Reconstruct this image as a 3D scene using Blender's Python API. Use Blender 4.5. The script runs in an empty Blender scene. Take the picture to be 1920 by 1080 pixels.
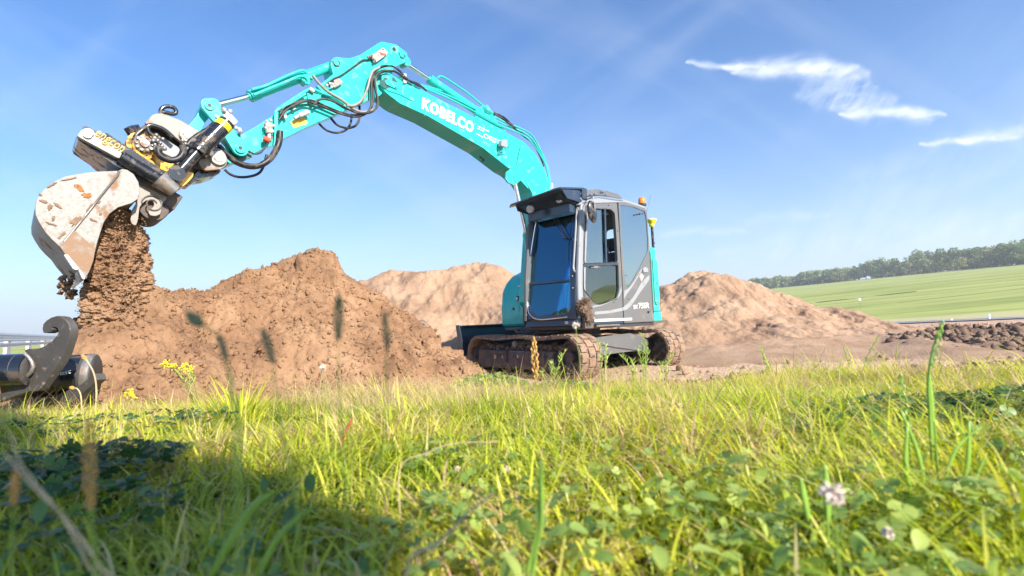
import bpy, bmesh, math, random
import numpy as np
from mathutils import Vector, Matrix
random.seed(7); RNG = np.random.default_rng(11)
SC = bpy.context.scene; COL = SC.collection
R = math.radians

# ------------------------------------------------------------------ camera
CAM = np.array([0, 0, .85]); PITCH = R(3.9); ROLL = R(2.3); FP = 960.
cd = bpy.data.cameras.new('camera'); cam = bpy.data.objects.new('camera', cd); COL.objects.link(cam)
cam.matrix_world = Matrix.Translation((0, 0, .85)) @ Matrix.Rotation(R(90) + PITCH, 4, 'X') @ Matrix.Rotation(-ROLL, 4, 'Z')
cd.sensor_width = 36; cd.lens = 18; cd.clip_start = .05; cd.clip_end = 6000
cd.dof.use_dof = True; cd.dof.focus_distance = 5.5; cd.dof.aperture_fstop = 2.9
SC.camera = cam
SC.render.resolution_x = 1024; SC.render.resolution_y = 576

# ------------------------------------------------------------------ world, sun, exposure
SUN_AZ = (.66, -.75); SUN_EL = R(31)
W = bpy.data.worlds.new('World'); SC.world = W; W.use_nodes = True
wn = W.node_tree.nodes; wl_ = W.node_tree.links; wn.clear()
sky = wn.new('ShaderNodeTexSky'); sky.sky_type = 'NISHITA'; sky.sun_disc = False
sky.sun_elevation = SUN_EL; sky.sun_rotation = math.atan2(SUN_AZ[0], SUN_AZ[1])
sky.altitude = 100; sky.air_density = 1.0; sky.dust_density = .5; sky.ozone_density = 3.0
class WN:
    """tiny maths helper for the world nodes"""
    def m(s, op, *a):
        n = wn.new('ShaderNodeMath'); n.operation = op
        for i, v in enumerate(a):
            if isinstance(v, (int, float)): n.inputs[i].default_value = v
            else: wl_.new(v, n.inputs[i])
        return n.outputs[0]
w = WN()
tc = wn.new('ShaderNodeTexCoord'); sp = wn.new('ShaderNodeSeparateXYZ'); wl_.new(tc.outputs['Generated'], sp.inputs[0])
gy = w.m('MAXIMUM', sp.outputs[1], .02)
gu = w.m('DIVIDE', sp.outputs[0], gy); gv = w.m('DIVIDE', sp.outputs[2], gy)   # position of a sky point on the northern sky
def wnoise(ang, su, sv, scale, detail=5, dist=0.0, seed=0.):
    ca, sa = math.cos(ang), math.sin(ang)
    a = w.m('ADD', w.m('MULTIPLY', gu, ca*su), w.m('MULTIPLY', gv, sa*su))
    b = w.m('ADD', w.m('MULTIPLY', gu, -sa*sv), w.m('MULTIPLY', gv, ca*sv))
    c = wn.new('ShaderNodeCombineXYZ'); wl_.new(a, c.inputs[0]); wl_.new(b, c.inputs[1]); c.inputs[2].default_value = seed
    n = wn.new('ShaderNodeTexNoise'); n.inputs['Scale'].default_value = scale; n.inputs['Detail'].default_value = detail
    n.inputs['Distortion'].default_value = dist; wl_.new(c.outputs[0], n.inputs['Vector']); return n.outputs[0]
def P2UV(px, py):
    d = ray(px, py); return d[0]/d[1], d[2]/d[1]
fw = np.array([0, math.cos(PITCH), math.sin(PITCH)]); up0 = np.array([0, -math.sin(PITCH), math.cos(PITCH)]); r0 = np.array([1., 0, 0])
rt = r0*math.cos(ROLL) - up0*math.sin(ROLL); up = up0*math.cos(ROLL) + r0*math.sin(ROLL)
def ray(x, y): return fw + (x-960)/FP*rt + (540-y)/FP*up
fib1 = wnoise(R(55), 2.5, 14, 2.4, 6, .5, 1.); fib2 = wnoise(R(5), 2.2, 9, 3.5, 6, .3, 4.)
tot = None
fine = wnoise(R(20), 1, 2.2, 26, 5, .4, 5.)
wsu = w.m('MULTIPLY', w.m('SUBTRACT', wnoise(0, 1, 1, 9, 4, 0, 7.), .5), .05); wsv = w.m('MULTIPLY', w.m('SUBTRACT', wnoise(0, 1, 1, 9, 4, 0, 2.), .5), .05)
du = w.m('ADD', gu, wsu); dv = w.m('ADD', gv, wsv)
for (x0, y0, x1, y1, wd, tail, st, fb) in [
        (1290, 118, 1440, 122, 4.5, 0, 1.0, fib2), (1360, 122, 1605, 124, 13, 0, 1.15, fib2), (1375, 134, 1470, 134, 9, 0, .55, fib1), (1500, 125, 1622, 140, 15, 0, .6, fib2),
        (1500, 180, 1612, 150, 26, 0, .42, fib1), (1560, 200, 1640, 160, 24, 0, .5, fib1), (1590, 200, 1680, 190, 20, 0, .5, fib1),
        (1575, 214, 1768, 217, 7.5, 0, 1.15, fib2), (1680, 224, 1745, 224, 9, 0, .45, fib2),
        (1725, 266, 1930, 260, 4.5, 0, 1.0, fib2), (1800, 262, 1960, 246, 11, 0, .9, fib2),
        (1230, 441, 1400, 431, 7, 0, .35, fib2), (1400, 420, 1560, 398, 9, 0, .18, fib2), (1600, 330, 1960, 210, 18, 0, .12, fib1),
        (1500, 400, 1960, 290, 40, 0, .12, fib1), (1350, 480, 1960, 410, 28, 0, .25, fib1)]:
    a = P2UV(x0, y0); b = P2UV(x1, y1); L_ = math.hypot(b[0]-a[0], b[1]-a[1]); ex, ey = (b[0]-a[0])/L_, (b[1]-a[1])/L_
    ru = w.m('SUBTRACT', du, a[0]); rv = w.m('SUBTRACT', dv, a[1])
    t = w.m('ADD', w.m('MULTIPLY', ru, ex), w.m('MULTIPLY', rv, ey))
    tt = w.m('MINIMUM', w.m('MAXIMUM', t, 0.), L_)
    qu = w.m('SUBTRACT', ru, w.m('MULTIPLY', tt, ex)); qv = w.m('SUBTRACT', rv, w.m('MULTIPLY', tt, ey))
    d2 = w.m('ADD', w.m('MULTIPLY', qu, qu), w.m('MULTIPLY', qv, qv)); s_ = wd/960*1.2
    q_ = w.m('DIVIDE', tt, L_); tp = w.m('ADD', w.m('MULTIPLY', w.m('MULTIPLY', q_, w.m('SUBTRACT', 1., q_)), 4.2), .12)
    g = w.m('EXPONENT', w.m('DIVIDE', w.m('MULTIPLY', d2, -1/(s_*s_)), tp))
    f = w.m('ADD', w.m('ADD', w.m('MULTIPLY', w.m('SUBTRACT', fb, .5), 3.4 if fb is fib1 else 2.0), w.m('MULTIPLY', w.m('SUBTRACT', fine, .5), 1.6)), .72)
    f = w.m('MAXIMUM', f, .0)
    v = w.m('MULTIPLY', w.m('MULTIPLY', g, f), st*.72)
    tot = v if tot is None else w.m('ADD', tot, v)
# faint veils of high cirrus over the whole northern sky
veil = wnoise(R(28), 1.2, 5, 1.1, 5, .6, 9.)
veil = w.m('MULTIPLY', w.m('MAXIMUM', w.m('SUBTRACT', veil, .48), 0.), .4)
veil2 = wnoise(R(-33), 1.0, 6, 1.3, 5, .5, 3.); veil2 = w.m('MULTIPLY', w.m('MAXIMUM', w.m('SUBTRACT', veil2, .5), 0.), .4)
low = w.m('MULTIPLY', w.m('EXPONENT', w.m('MULTIPLY', gv, -5.5)), .62)
tot = w.m('DIVIDE', tot, w.m('ADD', w.m('MULTIPLY', tot, .55), .75))
tot = w.m('MINIMUM', w.m('ADD', w.m('ADD', w.m('ADD', tot, veil), veil2), w.m('MULTIPLY', low, .12)), .92)
tot = w.m('MULTIPLY', tot, w.m('GREATER_THAN', sp.outputs[1], .03))
mx = wn.new('ShaderNodeMix'); mx.data_type = 'RGBA'; wl_.new(tot, mx.inputs[0]); hs = wn.new('ShaderNodeHueSaturation'); hs.inputs['Saturation'].default_value = 1.27; wl_.new(sky.outputs[0], hs.inputs['Color']); lx = wn.new('ShaderNodeMix'); lx.data_type = 'RGBA'; wl_.new(w.m('MINIMUM', w.m('MULTIPLY', low, 1.35), .85), lx.inputs[0]); wl_.new(hs.outputs[0], lx.inputs[6]); lx.inputs[7].default_value = (2.55, 3.15, 4.1, 1); hs.inputs['Hue'].default_value = .506
wl_.new(lx.outputs[2], mx.inputs[6]); mx.inputs[7].default_value = (4.9, 5.2, 5.7, 1)
bg = wn.new('ShaderNodeBackground'); bg.inputs[1].default_value = .108; wl_.new(mx.outputs[2], bg.inputs[0])
wo = wn.new('ShaderNodeOutputWorld'); wl_.new(bg.outputs[0], wo.inputs[0])
sd = bpy.data.lights.new('sun', 'SUN'); sd.energy = 4.9; sd.angle = R(.55); sd.color = (1, .93, .82)
sun = bpy.data.objects.new('sun', sd); COL.objects.link(sun)
sdir = Vector((SUN_AZ[0]*math.cos(SUN_EL), SUN_AZ[1]*math.cos(SUN_EL), math.sin(SUN_EL))).normalized()
sun.rotation_euler = sdir.to_track_quat('Z', 'Y').to_euler()
SC.view_settings.view_transform = 'Standard'; SC.view_settings.look = 'None'; SC.view_settings.exposure = 1.12; SC.view_settings.gamma = 1

# ------------------------------------------------------------------ projection helpers (photo pixel -> point on a real plane of the place)
def PDp(px, py, D): return CAM + ray(px, py)*D            # world point at depth D
XA = math.atan2(-.70, -.71); XO = np.array([1.02, 9.08, 0.])
XF = np.array([math.cos(XA), math.sin(XA), 0]); XL = np.array([-math.sin(XA), math.cos(XA), 0]); XZ = np.array([0, 0, 1.])
def PP(p, pt, n):
    r = ray(*p); P0 = XO + XF*pt[0] + XL*pt[1] + XZ*pt[2]; N = XF*n[0] + XL*n[1] + XZ*n[2]
    q = CAM + r*(((P0-CAM) @ N)/(r @ N)) - XO
    return Vector((q @ XF, q @ XL, q @ XZ))
def PL(p, y): return PP(p, (0, y, 0), (0, 1, 0))
def PX(p, x): return PP(p, (x, 0, 0), (1, 0, 0))
FRN = (1, 0, .165)
def PF(p, off=0): return PP(p, (1.285+off, 0, .81), FRN)     # raked cab front
def zm(x0, y0, f): return lambda l: [(x0+a/f, y0+b/f) for a, b in l]
z1 = zm(40, 160, 3.375); z2 = zm(40, 300, 3.375); z3 = zm(480, 60, 4.1526); z4 = zm(700, 60, 3.176); z5 = zm(920, 330, 2.769); z6 = zm(0, 560, 4.909)
zt = zm(230, 180, 6.0); zs = zm(380, 180, 6.75); zv = zm(960, 340, 6.75)

# ------------------------------------------------------------------ noise
def _h(ix, iy, iz, seed):
    n = (ix.astype(np.int64)*374761393 + iy.astype(np.int64)*668265263 + iz.astype(np.int64)*2147483647 + seed*974634777) & 0x7fffffff
    n = (n ^ (n >> 13)) * 1274126177 & 0x7fffffff
    n = (n ^ (n >> 16)) * 668265263 & 0x7fffffff
    return ((n ^ (n >> 15)) & 0xffff)/65535.
def vn(x, y, z=None, seed=0):
    x = np.asarray(x, float); y = np.asarray(y, float); z = np.zeros_like(x) if z is None else np.asarray(z, float)
    ix, iy, iz = np.floor(x), np.floor(y), np.floor(z); fx, fy, fz = x-ix, y-iy, z-iz
    fx, fy, fz = [f*f*(3-2*f) for f in (fx, fy, fz)]; r = 0
    for a in (0, 1):
        for b in (0, 1):
            for c in (0, 1):
                r = r + _h(ix+a, iy+b, iz+c, seed)*(fx if a else 1-fx)*(fy if b else 1-fy)*(fz if c else 1-fz)
    return r*2-1
def fbm(x, y, z=None, oct=4, seed=0, lac=2.1, gain=.5):
    s = 0; a = 1; f = 1
    for o in range(oct):
        s = s + a*vn(x*f+o*17.3, y*f-o*9.1, None if z is None else z*f, seed+o); a *= gain; f *= lac
    return s
def clods(x, y, cell, seed, p=.5):
    """rounded lumps of soil: height of lumps of about the size of a cell, 0..1"""
    X, Y = x/cell, y/cell; ix, iy = np.floor(X), np.floor(Y); out = np.zeros_like(X)
    z0 = np.zeros_like(X)
    for a in (-1, 0, 1):
        for b in (-1, 0, 1):
            cx, cy = ix+a, iy+b
            on = _h(cx, cy, z0, seed+5) < p
            r = .35 + .45*_h(cx, cy, z0, seed+3); px_ = cx+_h(cx, cy, z0, seed+1); py_ = cy+_h(cx, cy, z0, seed+2)
            asp = .7+.8*_h(cx, cy, z0, seed+8)
            d2 = ((X-px_)*asp)**2 + ((Y-py_)/asp)**2
            an = 6.28*_h(cx, cy, z0, seed+11); u = (X-px_)*np.cos(an)+(Y-py_)*np.sin(an); v = -(X-px_)*np.sin(an)+(Y-py_)*np.cos(an)
            dd = .55*np.maximum(np.maximum(np.abs(u*asp), np.abs(v/asp)), np.abs(u+v)*.72)+.45*np.sqrt(d2)
            hh = np.clip((1-dd/r)*1.9, 0, .62)*r*1.5*(1+.7*u/r*_h(cx, cy, z0, seed+12))
            out = np.maximum(out, np.where(on & (dd < r), hh, 0))
    return out

# ------------------------------------------------------------------ materials
def mat(name, col, rough=.6, metal=0, var=0., vscale=6, bump=0., bscale=40, dirt=None, dirt_amt=0., dirt_scale=5, coat=0, spec=.5, stretch=(1, 1, 1), coords='Object'):
    m = bpy.data.materials.new(name); m.use_nodes = True; nt = m.node_tree; N, K = nt.nodes, nt.links
    b = N['Principled BSDF']; b.inputs['Roughness'].default_value = rough; b.inputs['Metallic'].default_value = metal
    b.inputs['Coat Weight'].default_value = coat; b.inputs['Coat Roughness'].default_value = .08; b.inputs['Specular IOR Level'].default_value = spec
    t = N.new('ShaderNodeTexCoord'); mp = N.new('ShaderNodeMapping'); mp.inputs['Scale'].default_value = stretch; K.new(t.outputs[coords], mp.inputs[0])
    def noise(s, d=6):
        n = N.new('ShaderNodeTexNoise'); n.inputs['Scale'].default_value = s; n.inputs['Detail'].default_value = d; n.inputs['Roughness'].default_value = .6
        K.new(mp.outputs[0], n.inputs['Vector']); return n.outputs[0]
    c = (*col, 1); b.inputs['Base Color'].default_value = c; last = None
    if var:
        r = N.new('ShaderNodeValToRGB'); K.new(noise(vscale), r.inputs[0])
        r.color_ramp.elements[0].position = .3; r.color_ramp.elements[1].position = .7
        r.color_ramp.elements[0].color = tuple(v*(1-var) for v in col)+(1,); r.color_ramp.elements[1].color = tuple(min(1, v*(1+var)) for v in col)+(1,)
        last = r.outputs[0]
    if dirt:
        r = N.new('ShaderNodeValToRGB'); K.new(noise(dirt_scale, 9), r.inputs[0]); r.color_ramp.elements[0].position = .62-dirt_amt*.35; r.color_ramp.elements[1].position = .70-dirt_amt*.3
        x = N.new('ShaderNodeMix'); x.data_type = 'RGBA'; K.new(r.outputs[0], x.inputs[0])
        if last: K.new(last, x.inputs[6])
        else: x.inputs[6].default_value = c
        x.inputs[7].default_value = (*dirt, 1); last = x.outputs[2]
        rr = N.new('ShaderNodeMapRange'); K.new(r.outputs[0], rr.inputs[0]); rr.inputs[3].default_value = rough; rr.inputs[4].default_value = .9; K.new(rr.outputs[0], b.inputs['Roughness'])
        if coat:
            rc = N.new('ShaderNodeMapRange'); K.new(r.outputs[0], rc.inputs[0]); rc.inputs[3].default_value = coat; rc.inputs[4].default_value = 0; K.new(rc.outputs[0], b.inputs['Coat Weight'])
        if metal:
            rm = N.new('ShaderNodeMapRange'); K.new(r.outputs[0], rm.inputs[0]); rm.inputs[3].default_value = metal; rm.inputs[4].default_value = 0; K.new(rm.outputs[0], b.inputs['Metallic'])
    if last: K.new(last, b.inputs['Base Color'])
    if bump:
        bp = N.new('ShaderNodeBump'); bp.inputs['Strength'].default_value = bump; bp.inputs['Distance'].default_value = .02
        K.new(noise(bscale, 8), bp.inputs['Height']); K.new(bp.outputs[0], b.inputs['Normal'])
    return m
DUST = (.36, .24, .15)
TEAL = mat('teal_paint', (.02, .50, .43), .3, var=.05, vscale=3, dirt=(.13, .40, .33), dirt_amt=.12, dirt_scale=9, coat=.4, bump=.02, bscale=200)
TEALD = mat('dusty_teal_paint', (.045, .52, .45), .4, dirt=DUST, dirt_amt=.32, dirt_scale=14, coat=.2)
GREY = mat('mid_grey_paint', (.125, .125, .128), .38, dirt=(.17, .15, .13), dirt_amt=.12, coat=.3)
LGREY = mat('pale_grey_paint', (.27, .28, .30), .33, coat=.4, dirt=(.24, .22, .19), dirt_amt=.1)
DARK = mat('dark_blue_grey_paint', (.022, .036, .062), .28, coat=.5, dirt=(.06, .06, .065), dirt_amt=.12, dirt_scale=12)
BLACK = mat('black_rubber', (.012, .012, .014), .45, dirt=(.09, .075, .06), dirt_amt=.35, dirt_scale=14)
BPAINT = mat('black_gloss_paint', (.012, .013, .016), .22, coat=.6, dirt=(.12, .09, .07), dirt_amt=.25, dirt_scale=12)
CHROME = mat('polished_rod', (.85, .84, .82), .12, 1)
STEEL = mat('bare_steel', (.30, .29, .28), .45, .7, dirt=(.22, .15, .1), dirt_amt=.35, dirt_scale=15)
HITCH = mat('warm_grey_paint', (.26, .235, .21), .5, dirt=(.26, .19, .14), dirt_amt=.22, dirt_scale=8, bump=.05, bscale=60)
BUCKET = mat('worn_bucket_steel', (.25, .235, .215), .5, .1, var=.22, vscale=26, dirt=(.24, .135, .075), dirt_amt=.2, dirt_scale=5, bump=.15, bscale=50, stretch=(1.3, 1, 1.1))
EDGE = mat('scoured_steel_edge', (.78, .76, .72), .35, .4, dirt=DUST, dirt_amt=.2)
GOLD = mat('golden_yellow_paint', (.75, .38, .02), .3, coat=.5, dirt=(.2, .12, .05), dirt_amt=.35, dirt_scale=18, metal=.15)
YEL = mat('bright_yellow', (.8, .62, .02), .4)
WHITE = mat('white_lettering', (.85, .85, .83), .5)
WHITEM = mat('white_block', (.45, .44, .42), .5, dirt=DUST, dirt_amt=.3, dirt_scale=30)
CREAM = mat('cream_panel', (.34, .30, .26), .45, dirt=(.4, .3, .2), dirt_amt=.2, dirt_scale=20)
GLET = mat('golden_lettering', (.65, .42, .12), .45)
RED = mat('red_plastic', (.65, .07, .04), .45)
ORANGE = mat('orange_lens', (.9, .22, .02), .15, coat=.6)
YSTICK = mat('orange_warning_sticker', (.85, .45, .05), .5, var=.4, vscale=30)
MUD = mat('dried_mud_on_rubber', (.27, .175, .115), .95, var=.22, vscale=16, dirt=(.10, .08, .07), dirt_amt=.25, dirt_scale=10, bump=.6, bscale=40)
MUDD = mat('muddy_dark_steel', (.05, .05, .065), .6, dirt=(.14, .10, .075), dirt_amt=.5, dirt_scale=9, bump=.1, bscale=40)
SKIN = mat('skin', (.62, .36, .25), .5); HAIR = mat('fair_hair', (.35, .24, .14), .8); SHIRT = mat('dark_blue_shirt', (.03, .05, .10), .85, bump=.2, bscale=60)
SEAT = mat('black_seat_fabric', (.045, .045, .05), .85, bump=.2, bscale=120)
PLAST = mat('pale_plastic', (.48, .50, .46), .6)
GALV = mat('galvanised_steel', (.62, .66, .70), .35, .7, var=.1, vscale=12)
HOOKM = mat('weathered_grey_plate', (.065, .058, .055), .6, .2, dirt=(.22, .17, .14), dirt_amt=.05, dirt_scale=30, bump=.15, bscale=60, var=.2, vscale=8)
RIM = mat('ground_bright_weld', (.3, .28, .26), .4, .7, dirt=(.2, .15, .12), dirt_amt=.3, dirt_scale=20)
TUBE = mat('black_gloss_tube', (.010, .013, .02), .22, coat=.6, dirt=(.08, .06, .05), dirt_amt=.25, dirt_scale=10)
def glass(name, tint, refl=.25, rough=.02, gc=(.9, 1, 1)):
    m = bpy.data.materials.new(name); m.use_nodes = True; N, K = m.node_tree.nodes, m.node_tree.links; N.clear()
    o = N.new('ShaderNodeOutputMaterial'); x = N.new('ShaderNodeMixShader'); t = N.new('ShaderNodeBsdfTransparent'); g = N.new('ShaderNodeBsdfGlossy')
    t.inputs[0].default_value = (*tint, 1); g.inputs['Roughness'].default_value = rough; g.inputs[0].default_value = (*gc, 1)
    lw = N.new('ShaderNodeFresnel'); lw.inputs[0].default_value = 1.5; a = N.new('ShaderNodeMath'); a.operation = 'ADD'; a.use_clamp = True; a.inputs[1].default_value = refl
    K.new(lw.outputs[0], a.inputs[0]); K.new(a.outputs[0], x.inputs[0]); K.new(t.outputs[0], x.inputs[1]); K.new(g.outputs[0], x.inputs[2]); K.new(x.outputs[0], o.inputs[0])
    return m
GFRONT = glass('sky_blue_glass', (.66, .92, 1.0), .17, .02, (.28, .70, 1)); GSIDE = glass('green_tinted_glass', (.8, .92, .88), .28); GREAR = glass('grey_tinted_glass', (.34, .42, .44), .40); GLOW = glass('dark_tinted_glass', (.42, .50, .46), .12)  # front glass carries the blue of the reflected sky in its colours

def foliage(name, cols, trans=.35, rough=.45, spec=.3, attr='tint'):
    """leaf material; 'tint' is a random number per blade or leaf"""
    m = bpy.data.materials.new(name); m.use_nodes = True; N, K = m.node_tree.nodes, m.node_tree.links; N.clear()
    o = N.new('ShaderNodeOutputMaterial'); at = N.new('ShaderNodeAttribute'); at.attribute_name = attr
    r = N.new('ShaderNodeValToRGB'); K.new(at.outputs['Fac'], r.inputs[0]); el = r.color_ramp.elements
    for i, (p, c) in enumerate(cols):
        e = el[i] if i < 2 else el.new(p); e.position = p; e.color = (*c, 1)
    p = N.new('ShaderNodeBsdfPrincipled'); K.new(r.outputs[0], p.inputs['Base Color']); p.inputs['Roughness'].default_value = rough; p.inputs['Specular IOR Level'].default_value = spec
    t = N.new('ShaderNodeBsdfTranslucent'); h = N.new('ShaderNodeHueSaturation'); h.inputs['Value'].default_value = 1.5; h.inputs['Saturation'].default_value = 1.1; K.new(r.outputs[0], h.inputs['Color']); K.new(h.outputs[0], t.inputs[0])
    x = N.new('ShaderNodeMixShader'); x.inputs[0].default_value = trans; K.new(p.outputs[0], x.inputs[1]); K.new(t.outputs[0], x.inputs[2]); K.new(x.outputs[0], o.inputs[0])
    return m
def ngrad(N, K, vec, scale, detail, cols, rough=.6):
    n = N.new('ShaderNodeTexNoise'); n.inputs['Scale'].default_value = scale; n.inputs['Detail'].default_value = detail; n.inputs['Roughness'].default_value = rough
    K.new(vec, n.inputs['Vector']); r = N.new('ShaderNodeValToRGB'); K.new(n.outputs[0], r.inputs[0]); el = r.color_ramp.elements
    for i, (p, c) in enumerate(cols):
        e = el[i] if i < 2 else el.new(p); e.position = p; e.color = (*c, 1)
    return r.outputs[0], n.outputs[0]
def soil(name, base, dark, light, bump=.7, sc=1.):
    m = bpy.data.materials.new(name); m.use_nodes = True; N, K = m.node_tree.nodes, m.node_tree.links
    b = N['Principled BSDF']; b.inputs['Roughness'].default_value = .95; b.inputs['Specular IOR Level'].default_value = .15
    t = N.new('ShaderNodeTexCoord'); v = t.outputs['Object']
    c1, _ = ngrad(N, K, v, 1.7*sc, 9, [(.36, dark), (.68, light), (.5, base)])
    c2, _ = ngrad(N, K, v, 26*sc, 8, [(.3, tuple(q*.72 for q in base)), (.7, tuple(min(1, q*1.22) for q in base))])
    x = N.new('ShaderNodeMix'); x.data_type = 'RGBA'; x.inputs[0].default_value = .35; K.new(c1, x.inputs[6]); K.new(c2, x.inputs[7]); K.new(x.outputs[2], b.inputs['Base Color'])
    n = N.new('ShaderNodeTexNoise'); n.inputs['Scale'].default_value = 45*sc; n.inputs['Detail'].default_value = 10; n.inputs['Roughness'].default_value = .7; K.new(v, n.inputs['Vector'])
    bp = N.new('ShaderNodeBump'); bp.inputs['Strength'].default_value = bump; bp.inputs['Distance'].default_value = .03/sc; K.new(n.outputs[0], bp.inputs['Height']); K.new(bp.outputs[0], b.inputs['Normal'])
    return m
SOILA = soil('brown_loamy_soil', (.285, .165, .093), (.17, .095, .055), (.39, .245, .145))
SOILB = soil('pale_sandy_soil', (.375, .245, .16), (.27, .165, .105), (.46, .315, .215), .7, .6)
SOILC = soil('dark_soil_and_pit_shade', (.21, .14, .10), (.11, .075, .06), (.36, .245, .17), .8, .7)  # dark soil; on the rubble its darkness paints the shade of a pit

# ------------------------------------------------------------------ object helpers
def setp(o, label=None, cat=None, group=None, kind=None):
    if label: o['label'] = label
    if cat: o['category'] = cat
    if group: o['group'] = group
    if kind: o['kind'] = kind
    return o
def thing(name, label, cat, loc=(0, 0, 0), group=None):
    o = bpy.data.objects.new(name, None); COL.objects.link(o); o.location = loc; o.empty_display_size = .2
    return setp(o, label, cat, group)
def link(name, me, m, parent=None):
    o = bpy.data.objects.new(name, me); COL.objects.link(o); me.materials.append(m)
    if parent: o.parent = parent
    return o
def obj(name, vf, m, parent=None, smooth=None, bevel=0, seg=2, solid=0, recalc=True):
    V, Fc = vf; me = bpy.data.meshes.new(name); me.from_pydata([tuple(v) for v in V], [], [tuple(f) for f in Fc])
    if recalc:
        bm = bmesh.new(); bm.from_mesh(me); bmesh.ops.recalc_face_normals(bm, faces=bm.faces); bm.to_mesh(me); bm.free()
    if smooth:
        me.shade_smooth(); me.set_sharp_from_angle(angle=R(smooth))
    o = link(name, me, m, parent)
    if solid:
        s = o.modifiers.new('solid', 'SOLIDIFY'); s.thickness = solid; s.offset = 0
    if bevel:
        b = o.modifiers.new('bevel', 'BEVEL'); b.width = bevel; b.segments = seg; b.limit_method = 'ANGLE'; b.angle_limit = R(35); b.harden_normals = True
        me.shade_smooth()
    return o
def join(*parts):
    V, Fc = [], []
    for v, f in parts:
        k = len(V); V += [Vector(p) for p in v]; Fc += [tuple(i+k for i in g) for g in f]
    return V, Fc
def prism(pts, d):
    """closed outline pts (3-D, coplanar) thickened by vector d"""
    n = len(pts); V = [Vector(p) for p in pts] + [Vector(p)+Vector(d) for p in pts]
    return V, [tuple(range(n)), tuple(range(2*n-1, n-1, -1))] + [(i, (i+1) % n, n+(i+1) % n, n+i) for i in range(n)]
def box(c, s, rot=None):
    V = [Vector(((i & 1)-.5, ((i >> 1) & 1)-.5, ((i >> 2) & 1)-.5)) for i in range(8)]
    V = [Vector((v.x*s[0], v.y*s[1], v.z*s[2])) for v in V]
    if rot: V = [rot @ v for v in V]
    return [v+Vector(c) for v in V], [(0, 2, 3, 1), (4, 5, 7, 6), (0, 1, 5, 4), (2, 6, 7, 3), (0, 4, 6, 2), (1, 3, 7, 5)]
def frame_of(d):
    d = Vector(d).normalized(); a = Vector((0, 0, 1)) if abs(d.z) < .9 else Vector((1, 0, 0)); u = d.cross(a).normalized(); return u, d.cross(u)
def tube(path, r, n=8, caps=True):
    path = [Vector(p) for p in path]; m = len(path); rr = r if isinstance(r, (list, tuple)) else [r]*m
    V, Fc = [], []; u = None
    for i, p in enumerate(path):
        d = (path[min(i+1, m-1)]-path[max(i-1, 0)])
        if d.length < 1e-9: d = Vector((0, 0, 1))
        d.normalize()
        if u is None: u, _ = frame_of(d)
        u = (u - d*u.dot(d)).normalized(); v = d.cross(u)
        for k in range(n):
            a = 2*math.pi*k/n; V.append(p + (u*math.cos(a)+v*math.sin(a))*rr[i])
    for i in range(m-1):
        for k in range(n): Fc.append((i*n+k, i*n+(k+1) % n, (i+1)*n+(k+1) % n, (i+1)*n+k))
    if caps: Fc += [tuple(range(n-1, -1, -1)), tuple(range((m-1)*n, m*n))]
    return V, Fc
def cyl(a, b, r, n=24, r2=None): return tube([a, b], [r, r if r2 is None else r2], n)
def spline(pts, k=6):
    pts = [Vector(p) for p in pts]; P = [pts[0]*2-pts[1]] + pts + [pts[-1]*2-pts[-2]]; out = []
    for i in range(1, len(P)-2):
        for j in range(k):
            t = j/k; a, b, c, d = P[i-1:i+3]
            out.append(.5*((2*b)+(c-a)*t+(2*a-5*b+4*c-d)*t*t+(3*b-a-3*c+d)*t**3))
    return out+[pts[-1]]
def lathe(prof, c, axis, n=24):
    u, v = frame_of(axis); ax = Vector(axis).normalized(); V, Fc = [], []
    for (r, h) in prof:
        for k in range(n):
            a = 2*math.pi*k/n; V.append(Vector(c)+ax*h+(u*math.cos(a)+v*math.sin(a))*r)
    for i in range(len(prof)-1):
        for k in range(n): Fc.append((i*n+k, i*n+(k+1) % n, (i+1)*n+(k+1) % n, (i+1)*n+k))
    Fc += [tuple(range(n-1, -1, -1)), tuple(range((len(prof)-1)*n, len(prof)*n))]
    return V, Fc
def ball(c, r, n=12, sq=(1, 1, 1)):
    V, Fc = [], []
    for i in range(n//2+1):
        t = math.pi*i/(n//2)
        for k in range(n):
            a = 2*math.pi*k/n; V.append(Vector(c)+Vector((math.sin(t)*math.cos(a)*r*sq[0], math.sin(t)*math.sin(a)*r*sq[1], math.cos(t)*r*sq[2])))
    for i in range(n//2):
        for k in range(n): Fc.append((i*n+k, (i+1)*n+k, (i+1)*n+(k+1) % n, i*n+(k+1) % n))
    return V, Fc
def holed(name, outer, holes, m, parent, thick, ndir, bevel=.006):
    """flat plate with openings, thickened by Solidify along its normal"""
    bm = bmesh.new(); es = []
    for loop in [outer]+holes:
        vs = [bm.verts.new(Vector(p)) for p in loop]
        es += [bm.edges.new((vs[i], vs[(i+1) % len(vs)])) for i in range(len(vs))]
    bmesh.ops.triangle_fill(bm, use_beauty=True, edges=es, normal=Vector(ndir))
    bmesh.ops.recalc_face_normals(bm, faces=bm.faces)
    bm.normal_update()
    if bm.faces and sum((f.normal.dot(Vector(ndir)) for f in bm.faces)) < 0: bmesh.ops.reverse_faces(bm, faces=bm.faces)
    # extrude by hand so that bevels stay clean
    r = bmesh.ops.extrude_face_region(bm, geom=bm.faces[:])
    vs = [g for g in r['geom'] if isinstance(g, bmesh.types.BMVert)]
    bmesh.ops.translate(bm, vec=Vector(ndir).normalized()*(-thick), verts=vs)
    bmesh.ops.recalc_face_normals(bm, faces=bm.faces)
    me = bpy.data.meshes.new(name); bm.to_mesh(me); bm.free(); me.shade_smooth(); me.set_sharp_from_angle(angle=R(30))
    o = link(name, me, m, parent)
    if bevel:
        b = o.modifiers.new('bevel', 'BEVEL'); b.width = bevel; b.segments = 2; b.limit_method = 'ANGLE'; b.angle_limit = R(50); b.harden_normals = True
    return o
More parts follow.
